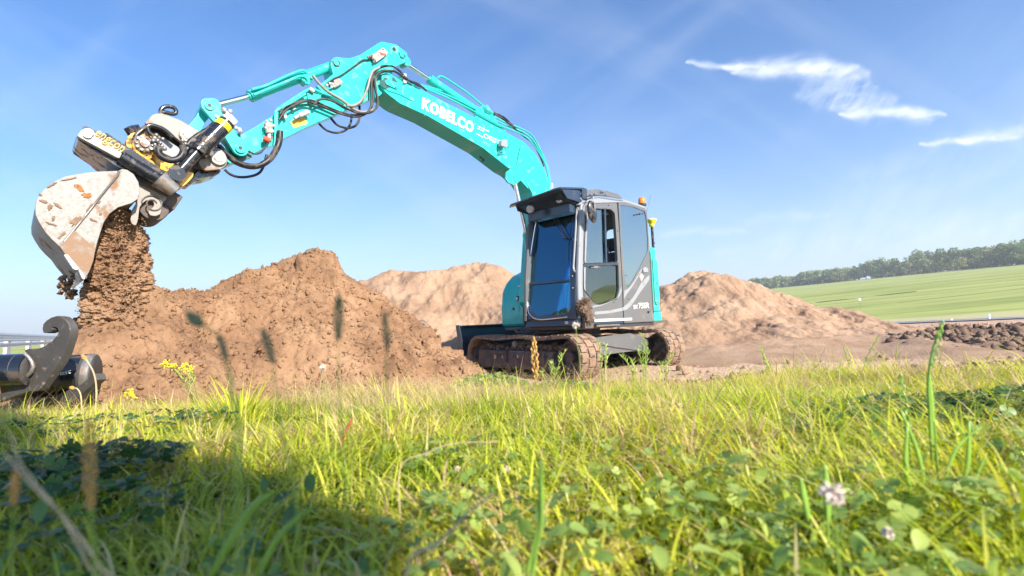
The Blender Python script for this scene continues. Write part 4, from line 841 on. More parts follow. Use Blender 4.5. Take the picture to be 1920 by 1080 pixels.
px_tube('cylinder_pipe', [(820, 146), (828, 143), (850, 156), (880, 177), (903, 196), (911, 204)], .014, -.13, TEAL, sc_)
E('pipe_clamp', join(hz([(905, 200), (914, 196), (920, 205), (926, 212), (918, 217), (908, 212)], -.06, .16, .01)), TEAL, sc_, bevel=.006)
E('hose_clamp', hz([(756, 138), (762, 137), (763, 155), (757, 156)], yB+.04, .12, .004), WHITEM, bm_, bevel=.003)
# ---- stick
stick_px = [(428, 308), (421, 292), (417, 279), (455, 251), (480, 237), (516, 214), (576, 172), (601, 158), (625, 139), (620, 120), (622, 112), (628, 107), (656, 109), (675, 103), (711, 80), (716, 78), (742, 83), (752, 90), (763, 99), (765, 110), (758, 118), (746, 122), (737, 129), (735, 142), (738, 152), (735, 162), (727, 170), (718, 174), (711, 180), (697, 186), (649, 207), (576, 238), (528, 262), (480, 286), (455, 297)]
st = E('stick', hz(stick_px, yK, wK, .012, 2), TEAL, smooth=30, bevel=.006)
E('stick_flange', join(hz([(600, 160), (626, 140), (661, 117), (712, 85), (716, 86), (730, 95), (735, 106), (733, 104), (727, 96), (715, 89), (662, 121), (628, 144), (604, 161)], yK+.006, .008)), TEAL, st)
E('stick_pivot', join(disc((728, 158), .085, yK+.015, yK-wK-.015)), TEAL, st, bevel=.004)
E('pin_cap', join(disc((631, 118), .03, yK+.02, yK), disc((754, 103.5), .03, yK+.02, yK), disc((739, 92), .034, yK+.003, yK-.02)), TEAL, st, bevel=.003); E('lifting_hole', disc((739, 92), .027, yK+.006, yK-.0, 18), BLACK, st)
# hazard marker box at the elbow
hb = E('marker_box', hz([(697, 104), (718, 89), (728, 98), (720, 106), (706, 116), (704, 114)], yK+.05, .045, .004), WHITEM, st, bevel=.004)
E('red_mark', join(prism(LP([(711, 97.5), (725, 101.5), (722, 104), (714, 103.5)], yK+.052), (0, .002, 0)), prism(LP([(715, 92), (719, 91), (721, 93.5), (717, 93.5)], yK+.052), (0, .002, 0))), RED, hb)
E('marker_plug', join(*[ball(PL(p, yK+.04), .018, 8) for p in ((694, 106), (697, 104), (699, 110), (703, 113), (690, 107), (701, 116))]), STEEL, hb)
px_tube('cable', [(697, 110), (690, 112), (680, 113), (660, 127), (640, 141), (622, 150), (610, 160)], .009, yK+.02, BLACK, st)
jb = E('junction_box', hz([(626, 150), (636, 146), (643, 153), (641, 157), (631, 163), (627, 158)], yK+.05, .045, .005), HITCH, st, bevel=.004)
E('cable_plug', join(*[ball(PL(p, yK+.03), .02, 8) for p in ((624, 158), (619, 157), (627, 162), (613, 160), (622, 163))]), WHITEM, jb)
px_tube('cable', [(608, 161), (614, 167), (622, 164), (626, 160)], .009, yK+.03, TEAL, st)
# sticker, pipes, valve block and cover on the stick
E('warning_sticker', prism(LP([(544, 227.5), (571, 220), (577, 231), (551, 240.5)], yK+.003), (0, .001, 0)), YSTICK, st)
px_tube('hydraulic_pipe', [(519, 262), (519, 245), (519, 213), (524, 203), (545, 189), (575, 170), (588, 168), (605, 175), (625, 182), (645, 195)], .019, yK+.04, TEAL, st)
px_tube('hydraulic_pipe', [(514, 275), (516, 255), (516, 216), (521, 206), (545, 193), (573, 176)], .015, yK+.06, TEAL, st)
for i, pts in enumerate(([(524, 215), (535, 200), (556, 192), (574, 188), (590, 190), (630, 207), (662, 216), (690, 209), (699, 190), (699, 150), (703, 135), (716, 126), (735, 124), (752, 135), (762, 148), (785, 158), (800, 170)],
                         [(523, 225), (536, 207), (556, 196), (575, 190), (600, 198), (632, 211), (664, 219), (686, 213), (696, 195), (697, 145), (705, 130), (722, 123), (740, 126), (754, 138), (768, 152), (790, 163)],
                         [(590, 196), (596, 188), (606, 186), (622, 189), (648, 202), (672, 212), (696, 210), (708, 195), (705, 170), (703, 150), (709, 138), (722, 133), (740, 134), (756, 144), (775, 155)],
                         [(586, 141), (600, 158), (615, 172), (640, 187), (664, 205), (684, 210), (704, 203), (708, 190), (704, 165), (704, 148), (712, 137), (730, 131)],
                         [(650, 198), (664, 198), (678, 188), (688, 168), (694, 145), (700, 133), (712, 126)])):
    px_tube('hydraulic_hose', pts, [.013, .013, .014, .017, .016][i], yK+.06+.022*(i % 3), [BLACK, BLACK, BLACK, HITCH, HITCH][i], st, 8, 6)
px_tube('hydraulic_hose', [(598, 232), (612, 244), (630, 249), (648, 244), (657, 232), (660, 214)], .014, yK-.10, BLACK, st, 8, 6); px_tube('hydraulic_hose', [(619, 220), (632, 234), (650, 240), (666, 236), (674, 222), (674, 198)], .015, yK-.16, BLACK, st, 8, 6)
px_tube('pipe_clip', [(579, 166), (588, 172)], .03, yK+.05, WHITEM, st, 8)
vb = E('hose_rack', join(hz([(576, 172), (602, 178), (600, 194), (578, 190)], yK+.03, .03, .004)), TEAL, st, bevel=.003)
E('accumulator', join(tube(LP([(552, 222), (560, 217), (560.5, 217), (578, 210)], yK+.06), [.018, .018, .03, .03], 12)), WHITEM, st, smooth=50)
E('pipe_clip', join(*[hz([(x, y), (x+5, y-2), (x+7, y+4), (x+2, y+6)], yK+.06, .06, .002) for x, y in ((548, 200), (532, 216), (582, 190))]), WHITEM, st, bevel=.002)
E('test_valve', join(tube(LP([(502, 232), (505, 250), (505.2, 250), (504, 262)], yK+.07), [.045, .035, .02, .02], 12), *[ball(PL(p, yK+.08), .02, 8) for p in ((500, 228), (508, 226), (512, 236), (511, 246), (499, 240))]), WHITEM, st, smooth=50)
E('red_cap', join(tube(LP([(494, 259), (505, 264)], yK+.08), .030, 12), ball(PL((509, 258), yK+.07), .014, 8)), RED, st, smooth=50)
E('valve_plate', hz([(495, 236), (499, 231), (516, 226), (516, 272), (498, 276), (494, 262)], yK+.025, .02, .004), TEAL, st, bevel=.003)
E('sleeved_hose', tube(spline([PL(p, yK+.12) for p in ((525, 246), (524, 262), (519, 278), (508, 296), (492, 308), (476, 311), (458, 309), (440, 301), (425, 288), (410, 273))], 6), [.034]*13+[.033]*12+[.026]*30, 10), BLACK, st, smooth=60)
px_tube('hydraulic_hose', [(516, 262), (514, 285), (505, 302), (490, 312), (470, 315), (447, 309), (430, 298), (415, 282), (407, 268)], .016, yK+.06, BLACK, st)
px_tube('hydraulic_hose', [(500, 290), (494, 312), (485, 325), (468, 331), (448, 332), (432, 327), (421, 318)], .014, yK-.02, BLACK, st)
px_tube('hydraulic_hose', [(448, 250), (452, 265), (462, 280), (476, 288), (488, 286), (496, 276)], .011, yK+.05, BLACK, st)
# bucket cylinder and linkage
bcyl = ram('bucket_cylinder', (630, 121), (466, 182), (398, 199), .058, .031, -.15)
px_tube('cylinder_pipe', [(472, 168), (500, 160), (530, 146), (556, 135), (570, 133), (580, 142), (582, 150)], .017, -.06, TEAL, bcyl); px_tube('cylinder_pipe', [(476, 178), (510, 164), (540, 152), (562, 143), (574, 146), (580, 156)], .017, -.04, TEAL, bcyl)
E('pipe_block', join(hz([(565, 140), (582, 138), (588, 150), (574, 158), (566, 150)], -.05, .1, .01), *[ball(PL(p, -.04), .022, 8) for p in ((570, 152), (577, 157), (584, 146))]), TEAL, bcyl, bevel=.004)
def linkbar(p0, p1, r0, r1, y, t, m, name, parent=None, waist=.75):
    a, b_ = PL(p0, y), PL(p1, y); d = (b_-a).normalized(); nn = Vector((-d.z, 0, d.x)); q = []
    for k in range(13): an = math.pi/2+math.pi*k/12; q.append(a+(d*math.cos(an)+nn*math.sin(an))*r0)
    mid = a.lerp(b_, .5)
    q.append(mid-nn*min(r0, r1)*waist)
    for k in range(13): an = -math.pi/2+math.pi*k/12; q.append(b_+(d*math.cos(an)+nn*math.sin(an))*r1)
    q.append(mid+nn*min(r0, r1)*waist)
    return E(name, join(prism(q, (0, -t, 0))), m, parent, bevel=.006)
for yy in (.06, -.32):
    l = linkbar((393, 198), (451, 278), .078, .08, yy, .045, TEAL, 'bucket_link'); E('pin_boss', join(disc((393, 198), .045, yy+.015, yy), disc((451, 278), .05, yy+.02, yy)), TEAL, l, bevel=.004); E('pin_bore', join(disc((393, 197), .016, yy+.018, yy), disc((451, 277), .018, yy+.023, yy)), BLACK, l)
linkbar((392, 200), (362, 246), .065, .06, -.05, .2, TEAL, 'bucket_tie_link')
E('cross_link', hz([(403, 225), (412, 238), (436, 262), (428, 272), (412, 255), (396, 236)], -.1, .1, .01), TEALD, bevel=.005)
vb = E('valve_block', join(hz([(414, 213), (422, 205), (433, 213), (447, 228), (440, 235), (428, 226)], .06, .12, .004), *[ball(PL(p, .06+.02*(i % 3)), .024, 8) for i, p in enumerate(((412, 222), (410, 226), (415, 228), (406, 219), (420, 206), (449, 243), (443, 240), (437, 232), (450, 246), (432, 209)))]), WHITEM, bevel=.004)
GREA = mat('grease_film', (.03, .10, .09), .35, var=.4, vscale=30)
for i_, (p_, y_, r_) in enumerate((((754, 103.5), yK+.002, .05), ((631, 118), yK+.002, .05), ((723, 154), yB+.0135, .07), ((451, 280), yK+.004, .10), ((739, 150), yB+.014, .04))):
    c_ = PL(p_, y_); q = [c_+V3(math.cos(a)*r_*(1+.25*math.sin(a*3+i_)+.12*math.sin(a*7)), 0, math.sin(a)*r_*(1+.2*math.cos(a*2+i_))-.2*r_) for a in np.linspace(0, 6.1, 26)]
    E('grease_smear', prism(q, (0, .001, 0)), GREA, st if i_ in (0, 1, 3) else bm_)
# ---- tilting rotator
TR = thing('tilt_rotator', None, None); TR.parent = EX; TR['label'] = 'yellow, black and grey tilting rotator between the stick and the bucket'
T = lambda name, vf, m, **k: obj(name, vf, m, TR, **k)
yT = .16
def tz(f, pts, y, w, r=.0, k=3):
    q = [PL(p, y) for p in f(pts)]
    return prism(rounded(q, r, k) if r else q, (0, -w, 0))
T('hitch_plate', join(tz(z1, [(780, 240), (828, 187), (860, 176), (940, 195), (1010, 222), (1100, 276), (1140, 300), (1130, 345), (1095, 370), (1040, 385), (985, 335), (900, 275), (858, 252), (825, 262)], yT, .05, .02)), HITCH, bevel=.005)
T('hitch_plate', join(tz(z1, [(780, 240), (828, 187), (860, 176), (940, 195), (1010, 222), (1100, 276), (1140, 300), (1095, 370), (1040, 385), (985, 335), (900, 275), (858, 252), (825, 262)], yT-.42, .05, .02)), HITCH, bevel=.005)
T('hitch_top', tz(z1, [(800, 222), (860, 180), (940, 199), (1010, 226), (1100, 282), (1090, 296), (1000, 244), (935, 218), (862, 200), (812, 236)], yT-.02, .44), HITCH)
lc = z1([(930, 160)])[0]
T('lifting_shackle', tube(spline([PL(p, yT-.18) for p in z1([(885, 184), (882, 160), (900, 140), (930, 134), (962, 141), (978, 160), (974, 178), (945, 180), (915, 172), (890, 172)])], 5), .020, 10), BPAINT, smooth=60)
T('shackle_base', tz(z1, [(868, 172), (940, 190), (940, 198), (866, 180)], yT-.1, .16), STEEL, bevel=.004)
T('inner_plate', join(tz(z1, [(800, 262), (860, 252), (905, 285), (1030, 380), (1060, 420), (1000, 470), (960, 460), (850, 400), (800, 330)], yT-.12, .2, .01)), BLACK, bevel=.006)
T('swing_bracket', tz(z1, [(865, 345), (890, 325), (1000, 395), (1010, 430), (985, 470), (900, 430), (855, 395)], yT-.06, .05, .015), LGREY, bevel=.005)
T('lower_hitch_plate', tz(z1, [(1120, 480), (1165, 440), (1215, 395), (1260, 400), (1290, 430), (1306, 470), (1298, 505), (1265, 530), (1165, 540), (1135, 515)], yT, .05, .02), HITCH, bevel=.005)
T('lower_hitch_plate', tz(z1, [(1120, 480), (1165, 440), (1215, 395), (1260, 400), (1290, 430), (1306, 470), (1298, 505), (1265, 530), (1165, 540), (1135, 515)], yT-.42, .05, .02), HITCH, bevel=.005)
T('pivot_housing', join(tz(z1, [(1060, 400), (1120, 330), (1180, 330), (1250, 400), (1220, 480), (1160, 530), (1100, 530), (1060, 470)], yT-.04, .34, .02)), BLACK, bevel=.008)
T('lower_guard', tz(z1, [(1055, 598), (1100, 560), (1140, 520), (1265, 538), (1250, 560), (1180, 580), (1120, 590), (1085, 618), (1062, 615)], yT-.08, .3, .01), BPAINT, bevel=.006)
for p in z1([(1055, 316), (1247, 460)]): T('locking_pin', lathe([(.05, -.03), (.074, -.03), (.076, 0), (.068, .012), (.045, .012), (.04, .02), (.01, .02)], PL(p, yT+.02), (0, 1, 0), 28), WHITEM, smooth=40)
# the tilt cylinder
a, m_, b_ = [PL(p, yT+.12) for p in z1([(1300, 235), (1125, 410), (1003, 545)])]
d = (m_-a).normalized()
tcy = T('tilt_cylinder', join(tube([a, m_-d*.01], .078, 24), tube([m_-d*.02, m_+d*.03, m_+d*.031, b_], [.086, .086, .052, .052], 20), disc(z1([(985, 555)])[0], .07, yT+.18, yT+.02)), BPAINT, smooth=35)
obj('yellow_band', tube([a+d*.03, a+d*.09], .0795, 24), YEL, tcy, smooth=40); obj('rod_collar', tube([m_-d*.03, m_+d*.0], .09, 24), BLACK, tcy, smooth=40)
T('hydraulic_hose', tube(spline([PL(p, yT+.1) for p in z1([(1270, 225), (1230, 240), (1180, 280), (1130, 310), (1080, 345), (1050, 380)])], 5), .026, 8), BLACK, smooth=60)
T('hydraulic_hose', tube(spline([PL(p, yT+.14) for p in z1([(895, 405), (870, 400), (868, 430), (900, 460), (950, 475), (1000, 460), (1025, 420), (1020, 380)])], 5), .030, 8), BLACK, smooth=60)
T('hydraulic_hose', tube(spline([PL(p, yT+.08) for p in z1([(800, 270), (810, 300), (835, 320), (850, 350), (870, 370)])], 5), .018, 8), BLACK, smooth=60)
T('hydraulic_hose', tube(spline([PL(p, yT+.04) for p in z1([(715, 345), (735, 310), (790, 265), (830, 255), (900, 280), (960, 330)])], 5), .022, 8), BPAINT, smooth=60)
rg = random.Random(9)
fit = [ball(PL(p, yT+.08+.04*rg.random()), .015+.010*rg.random(), 8) for p in z1([(855, 315), (845, 335), (862, 350), (880, 365), (835, 350), (870, 330), (1020, 350), (1040, 370), (1065, 365), (1085, 350), (1100, 330), (890, 385), (845, 375), (905, 400), (1150, 440), (1170, 420), (1055, 500), (1075, 490), (1065, 520), (1180, 420), (895, 340), (1110, 470)])]
fit += [cyl(PL(p, yT+.02), PL(p, yT+.13), .03, 10) for p in z1([(1095, 355), (1195, 425), (860, 400)])]
for f_ in fit: T('hose_fitting', f_, STEEL, smooth=45)
# golden rotor housing
T('rotor_housing', join(tz(z1, [(700, 345), (722, 332), (750, 335), (800, 345), (830, 380), (850, 420), (905, 440), (960, 480), (1000, 500), (1010, 525), (1000, 555), (980, 565), (1000, 590), (990, 625), (960, 610), (860, 545), (780, 480), (712, 430), (698, 390)], yT-.02, .36, .015)), GOLD, bevel=.02, seg=3)
T('rotor_lug', join(tz(z1, [(940, 520), (975, 490), (1005, 505), (1005, 530), (965, 560), (945, 550)], yT+.09, .1, .01), tz(z1, [(985, 570), (1020, 528), (1040, 545), (1030, 575), (1000, 600), (985, 590)], yT+.11, .1, .01), tz(z1, [(1000, 610), (1040, 545), (1092, 552), (1085, 580), (1050, 620), (1018, 640), (1000, 635)], yT+.02, .3, .015), disc(z1([(770, 380)])[0], .125, yT+.03, yT-.2)), GOLD, bevel=.008)
mc_ = PL(z1([(775, 375)])[0], yT+.04)
T('motor_cap', join(lathe([(.075, -.02), (.077, .02), (.06, .03), (.04, .035), (.035, .05), (.01, .05)], mc_, (0, 1, 0), 24), *[cyl(mc_+V3(math.cos(a)*.062, .02, math.sin(a)*.062), mc_+V3(math.cos(a)*.062, .045, math.sin(a)*.062), .012, 8) for a in [k*math.pi/5 for k in range(10)]]), STEEL, smooth=35)
T('housing_rib', tube(spline([PL(p, yT+.03) for p in z1([(745, 345), (722, 345), (715, 375), (722, 410), (750, 440), (800, 475), (870, 520)])], 5), .022, 8), GOLD, smooth=60)
T('side_motor', join(lathe([(.02, -.1), (.06, -.1), (.065, .1), (.02, .11)], PL(z1([(735, 330)])[0], yT-.05), (.5, .2, .8), 16)), BPAINT, smooth=40)
# rotor table (black) with cover and cylinder
T('rotor_table', join(tz(z1, [(388, 262), (400, 255), (440, 270), (540, 330), (560, 330), (530, 300), (545, 302), (700, 405), (850, 505), (940, 575), (990, 628), (970, 648), (900, 600), (780, 520), (640, 425), (400, 300)], yT+.10, .45, .006)), BPAINT, bevel=.006)
T('rotor_table_plate', tz(z1, [(350, 322), (372, 330), (620, 470), (700, 500), (880, 600), (975, 672), (955, 680), (880, 640), (760, 575), (620, 520), (600, 510), (430, 395), (360, 345)], yT+.10, .45, .006), BPAINT, bevel=.006)
pc = T('cover_panel', tz(z1, [(352, 318), (378, 283), (408, 268), (428, 276), (640, 412), (638, 430), (622, 462), (600, 455), (372, 332)], yT+.16, .06, .008), CREAM, bevel=.005)
a, b_ = PL(z1([(446, 327)])[0], yT+.166), PL(z1([(622, 440)])[0], yT+.166)
ex_ = (b_-a); nn = Vector((-ex_.z, 0, ex_.x)).normalized(); nn = nn if nn.z > 0 else -nn
text('lettering', 'engcon', a, ex_, nn, ex_.length, .085, GLET, pc, .002, .012)
obj('cover_bolt', join(*[lathe([(.03, 0), (.03, .012), (.015, .02), (.01, .02)], PL(p, yT+.165), (0, 1, 0), 14) for p in z1([(418, 313), (430, 299)])]), WHITE, pc, smooth=40)
T('hitch_cylinder', tube([PL(p, yT+.13) for p in z1([(632, 452), (700, 497), (860, 588), (862, 589), (885, 604), (960, 655)])], [.056, .056, .056, .064, .064, .045], 24), BPAINT, smooth=35)
T('cylinder_end', join(tube([PL(p, yT+.12) for p in z1([(870, 590), (975, 672)])], [.09, .06], 16), tube([PL(p, yT+.05) for p in z1([(900, 575), (990, 640)])], [.05, .04], 12)), STEEL, smooth=40)
T('blue_grey_plate', tz(z1, [(345, 325), (400, 355), (520, 430), (640, 505), (628, 530), (610, 545), (500, 478), (440, 420), (405, 385), (370, 350)], yT-.14, .36, .006), DARK, bevel=.005)  # lower plate in dark blue-grey paint
T('hitch_frame', join(tz(z1, [(640, 500), (700, 500), (860, 600), (930, 660), (925, 690), (890, 690), (820, 650), (745, 625), (640, 560)], yT+.04, .1, .01), tz(z1, [(640, 500), (700, 500), (860, 600), (930, 660), (925, 690), (890, 690), (820, 650), (745, 625), (640, 560)], yT-.40, .1, .01)), MUDD, bevel=.008)
# ---- bucket
BK = thing('bucket', None, None); BK.parent = EX; BK['label'] = 'worn grey digging bucket pouring out soil'
Bk = lambda name, vf, m, **k: obj(name, vf, m, BK, **k)
yb, wb = .34, .98
out_l = z2([(640, 56), (612, 68), (500, 72), (440, 76), (380, 85), (280, 102), (200, 140), (150, 180), (118, 215), (95, 255), (87, 300), (90, 350), (112, 395), (150, 455), (190, 500), (235, 542), (275, 600), (330, 665), (365, 700), (398, 748)])
inn_l = z2([(410, 752), (430, 705), (462, 600), (480, 525), (500, 460), (522, 395), (560, 338), (612, 300), (700, 272), (738, 245), (750, 195), (742, 140), (710, 88), (670, 62)])
P_out = [PL(p, yb) for p in out_l]; P_in = [PL(p, yb) for p in inn_l]
Bk('side_plate', prism(P_out+P_in, (0, -.028, 0)), BUCKET, bevel=.004); Bk('side_plate', prism([v_-V3(0, wb-.028, 0) for v_ in P_out+P_in], (0, -.028, 0)), BUCKET, bevel=.004)
def shell(P, w, t=.022):
    V = []; n = len(P); c = sum(P, Vector())/n
    for i, p in enumerate(P):
        d = P[min(i+1, n-1)]-P[max(i-1, 0)]; q = Vector((-d.z, 0, d.x)).normalized(); q = q if q.dot(c-p) > 0 else -q
        for y in (0, -w): V += [p+V3(0, y, 0), p+q*t+V3(0, y, 0)]
    Fc = []
    for i in range(n-1):
        a = 4*i; b_ = a+4; Fc += [(a, a+2, b_+2, b_), (a+1, b_+1, b_+3, a+3), (a, b_, b_+1, a+1), (a+2, a+3, b_+3, b_+2)]
    Fc += [(0, 1, 3, 2), (4*n-4, 4*n-2, 4*n-1, 4*n-3)]
    return V, Fc
Bk('bucket_shell', shell([v_-V3(0, .006, 0) for v_ in P_out], wb-.012), BUCKET, smooth=45)
Bk('back_hood', join(prism([v_-V3(0, .028, 0) for v_ in P_in[-6:]+[P_out[0], P_out[1]]+[PL(p, yb) for p in z2([(560, 110), (600, 200), (620, 270)])]], (0, -wb+.056, 0))), BUCKET)
fold = [PL(p, yb+.003) for p in z2([(618, 70), (610, 95), (500, 232), (430, 322), (270, 518)])]
Bk('weld_ridge', tube(fold, .010, 6), RIM, smooth=60)
Bk('wear_plate', prism([PL(p, yb+.004) for p in z2([(270, 518), (330, 440), (470, 560), (455, 640), (430, 705), (405, 745), (340, 670), (280, 600), (240, 545)])], (0, .006, 0)), mat('soil_smeared_steel', (.24, .20, .17), .6, var=.3, vscale=20, dirt=(.26, .16, .10), dirt_amt=.75, dirt_scale=9, bump=.3, bscale=60), bevel=.003)
e0, e1 = PL(z2([(276, 602)])[0], yb), PL(z2([(365, 690)])[0], yb); e2 = PL(z2([(402, 752)])[0], yb)
Bk('cutting_edge', join(prism([PL(p, yb+.012) for p in z2([(270, 600), (295, 600), (368, 688), (352, 696), (330, 690)])], (0, -.06, 0)), prism([PL(p, yb+.012) for p in z2([(362, 694), (376, 696), (404, 740), (400, 757), (384, 748)])], (0, -wb-.024, 0))), EDGE, bevel=.003)
rgp = np.random.default_rng(8)
def smear(cx, cy, rx, ry, ang, seed, m, nm):
    q = []
    for k in range(22):
        a = 2*math.pi*k/22; f = 1+.35*float(vn(np.array([math.cos(a)*2.2+seed]), np.array([math.sin(a)*2.2]))[0])+.15*rgp.normal(); u, v_ = math.cos(a)*rx*f, math.sin(a)*ry*f
        q.append((cx+u*math.cos(ang)-v_*math.sin(ang), cy+u*math.sin(ang)+v_*math.cos(ang)))
    Bk(nm, prism([PL(p, yb+.004) for p in z2(q)], (0, .004, 0)), m)
RUST = mat('orange_rust', (.42, .15, .05), .85, var=.35, vscale=25, bump=.4, bscale=60); MUDS = mat('dried_mud_smear', (.22, .135, .085), .9, var=.3, vscale=22, bump=.5, bscale=50)
for i_, a_ in enumerate(((375, 180, 30, 13, .9), (415, 222, 30, 14, .2), (350, 165, 14, 10, .2))): smear(*a_, 3+i_, RUST, 'rust_patch')
for i_, a_ in enumerate(((142, 262, 24, 9, .3), (180, 296, 16, 20, .5), (235, 290, 30, 8, .6), (203, 366, 10, 16, .2), (175, 400, 22, 4, .4), (488, 262, 12, 10, 0), (345, 385, 38, 20, -.9), (430, 300, 26, 6, -.9), (210, 410, 14, 5, .3), (300, 120, 40, 4, -.2), (190, 158, 30, 6, -.5), (500, 342, 10, 6, 0), (455, 380, 26, 5, .4), (120, 220, 10, 8, .5), (260, 470, 30, 8, -.8))): smear(*a_, 13+i_, MUDS, 'mud_smear')
# scroll-shaped coupling ears behind the bucket
def ear(y): return tz(z2, [(745, 150), (765, 155), (920, 232), (918, 250), (893, 270), (885, 320), (880, 342), (850, 355), (815, 350), (802, 325), (812, 310), (835, 300), (842, 280), (835, 262), (815, 252), (790, 255), (765, 275), (748, 300), (742, 350), (735, 390), (725, 415), (700, 405), (690, 380), (700, 320), (735, 260)], y, .06, .012)
Bk('coupling_ear', join(ear(yb-.16)), HITCH, bevel=.006); Bk('coupling_ear', join(ear(yb-.66)), HITCH, bevel=.006)
sc0 = PL(z2([(833, 277)])[0], yb-.15)
Bk('ear_scroll', tube([sc0+V3(math.cos(t_)*(.085-.006*t_), 0, math.sin(t_)*(.085-.006*t_)) for t_ in np.linspace(0, 9, 40)], .006, 5), RIM, smooth=60)
Bk('ear_tube', join(disc(z2([(842, 300)])[0], .12, yb-.21, yb-.62), box(PL(z2([(790, 205)])[0], yb-.42), (.5, .44, .16), Matrix.Rotation(R(-28), 3, 'Y'))), MUDD, bevel=.01)
#@@MORE
# ------------------------------------------------------------------ soil falling out of the bucket
def column(n, smin, smax, edge=0.):
    out = []; py = RNG.uniform(392, 590, n)
    l = np.interp(py, [392, 420, 450, 520, 560, 590], [200, 184, 176, 166, 170, 176]); r = np.interp(py, [392, 420, 450, 480, 520, 560, 590], [238, 262, 264, 268, 272, 277, 284])
    r = r+9*vn(py*.07, py*0+3)+7*vn(py*.25, py*0+8)+4*vn(py*.8, py*0+5); c = (l+r)/2; hw = (r-l)/2
    t = RNG.uniform(-1, 1, n); t = np.sign(t)*np.abs(t)**.9; dd = 4.70+.36*RNG.uniform(-1, 1, n)*np.sqrt(np.clip(1-t*t, .1, 1))
    P = np.array([PDp(a, b, d) for a, b, d in zip(c+hw*t*(1-edge)+RNG.normal(0, edge*14, n), py, dd)]); return P
def core():
    nr_, nt_ = 300, 260; py = np.linspace(386, 640, nr_); L_ = np.interp(py, [386, 420, 450, 520, 560, 590, 640], [216, 196, 188, 182, 184, 182, 165]); Rr = np.interp(py, [386, 400, 420, 450, 480, 520, 560, 590, 640], [228, 238, 248, 251, 254, 256, 262, 270, 300])
    V = np.zeros((nr_, nt_, 3)); a = np.linspace(0, 2*np.pi, nt_, endpoint=False)
    for k in range(nr_):
        c = PDp((L_[k]+Rr[k])/2, py[k], 4.70); hw = (Rr[k]-L_[k])/2/960*4.7; dp = min(.34, .10+.35*(py[k]-384)/80)
        dx, dy = np.cos(a), np.sin(a); x, y, z = c[0]+dx*hw, c[1]+dy*dp, np.full_like(a, c[2])
        n1 = .040*fbm(x*5, y*5, z*5, 3, 71)+.030*fbm(x*15, y*15, z*22, 3, 75)+.016*fbm(x*42, y*42, z*60, 2, 79); q = fbm(x*9, y*9, z*16, 3, 91); n1 = n1-.035*np.maximum(0, 1-np.abs(q)*5); q2 = vn(x*30, y*30, z*46, 97); n1 = n1-.016*(q2 > .35)
        V[k, :, 0] = x+dx*n1; V[k, :, 1] = y+dy*n1; V[k, :, 2] = z+.012*vn(x*30, y*30, z*30, 83)
    idx = np.arange(nr_*nt_).reshape(nr_, nt_); r2 = np.roll(idx, -1, 1); Fq = np.stack([idx[:-1], idx[1:], r2[1:], r2[:-1]], -1).reshape(-1, 4); return V, Fq
FS = soil('lightened_crumbly_soil', (.32, .19, .11), (.22, .125, .075), (.42, .27, .165), .8, 1.5)  # soil colour lightened to make up for the shade between its crumbs
cV, cF = core(); fs_ = bulk('falling_soil', cV.reshape(-1, 3), cF, FS, 4); setp(fs_, 'brown soil crumbling in a dense curtain out of the tipped bucket', 'falling soil', kind='stuff')
k = RNG.integers(0, cV.shape[0]*cV.shape[1], 9000); P1 = cV.reshape(-1, 3)[k]+RNG.normal(0, .006, (9000, 3)); s1 = .0025*(5.5**(RNG.random(9000)**2.2))
P2 = P1[:10]; s2 = s1[:10]
P3 = column(1500, 0, 0, .45); s3 = RNG.uniform(.002, .009, 1500)
cr = np.array([PDp(a, b, 4.45+RNG.uniform(-.08, .08)) for a, b in [(x+RNG.normal(0, 3), y+RNG.normal(0, 3)) for x, y in ((118, 526), (114, 536), (118, 545), (126, 552), (134, 554), (124, 540), (128, 528), (136, 517), (143, 511), (130, 545), (120, 532), (138, 550)) for k in range(9)]])
s4 = RNG.uniform(.008, .024, len(cr))
dr_ = np.array([PDp(RNG.uniform(140, 175), RNG.uniform(530, 590), 4.6) for k in range(90)]+[PDp(RNG.uniform(255, 275), RNG.uniform(400, 440), 4.7) for k in range(50)]); s5 = RNG.uniform(.002, .007, len(dr_))
clod_cloud('loose_grains', np.concatenate([P1, P2, P3, cr, dr_]), np.concatenate([s1, s2, s3, s4, s5]), FS, sub=0, flat=True, parent=fs_)['kind'] = 'stuff'

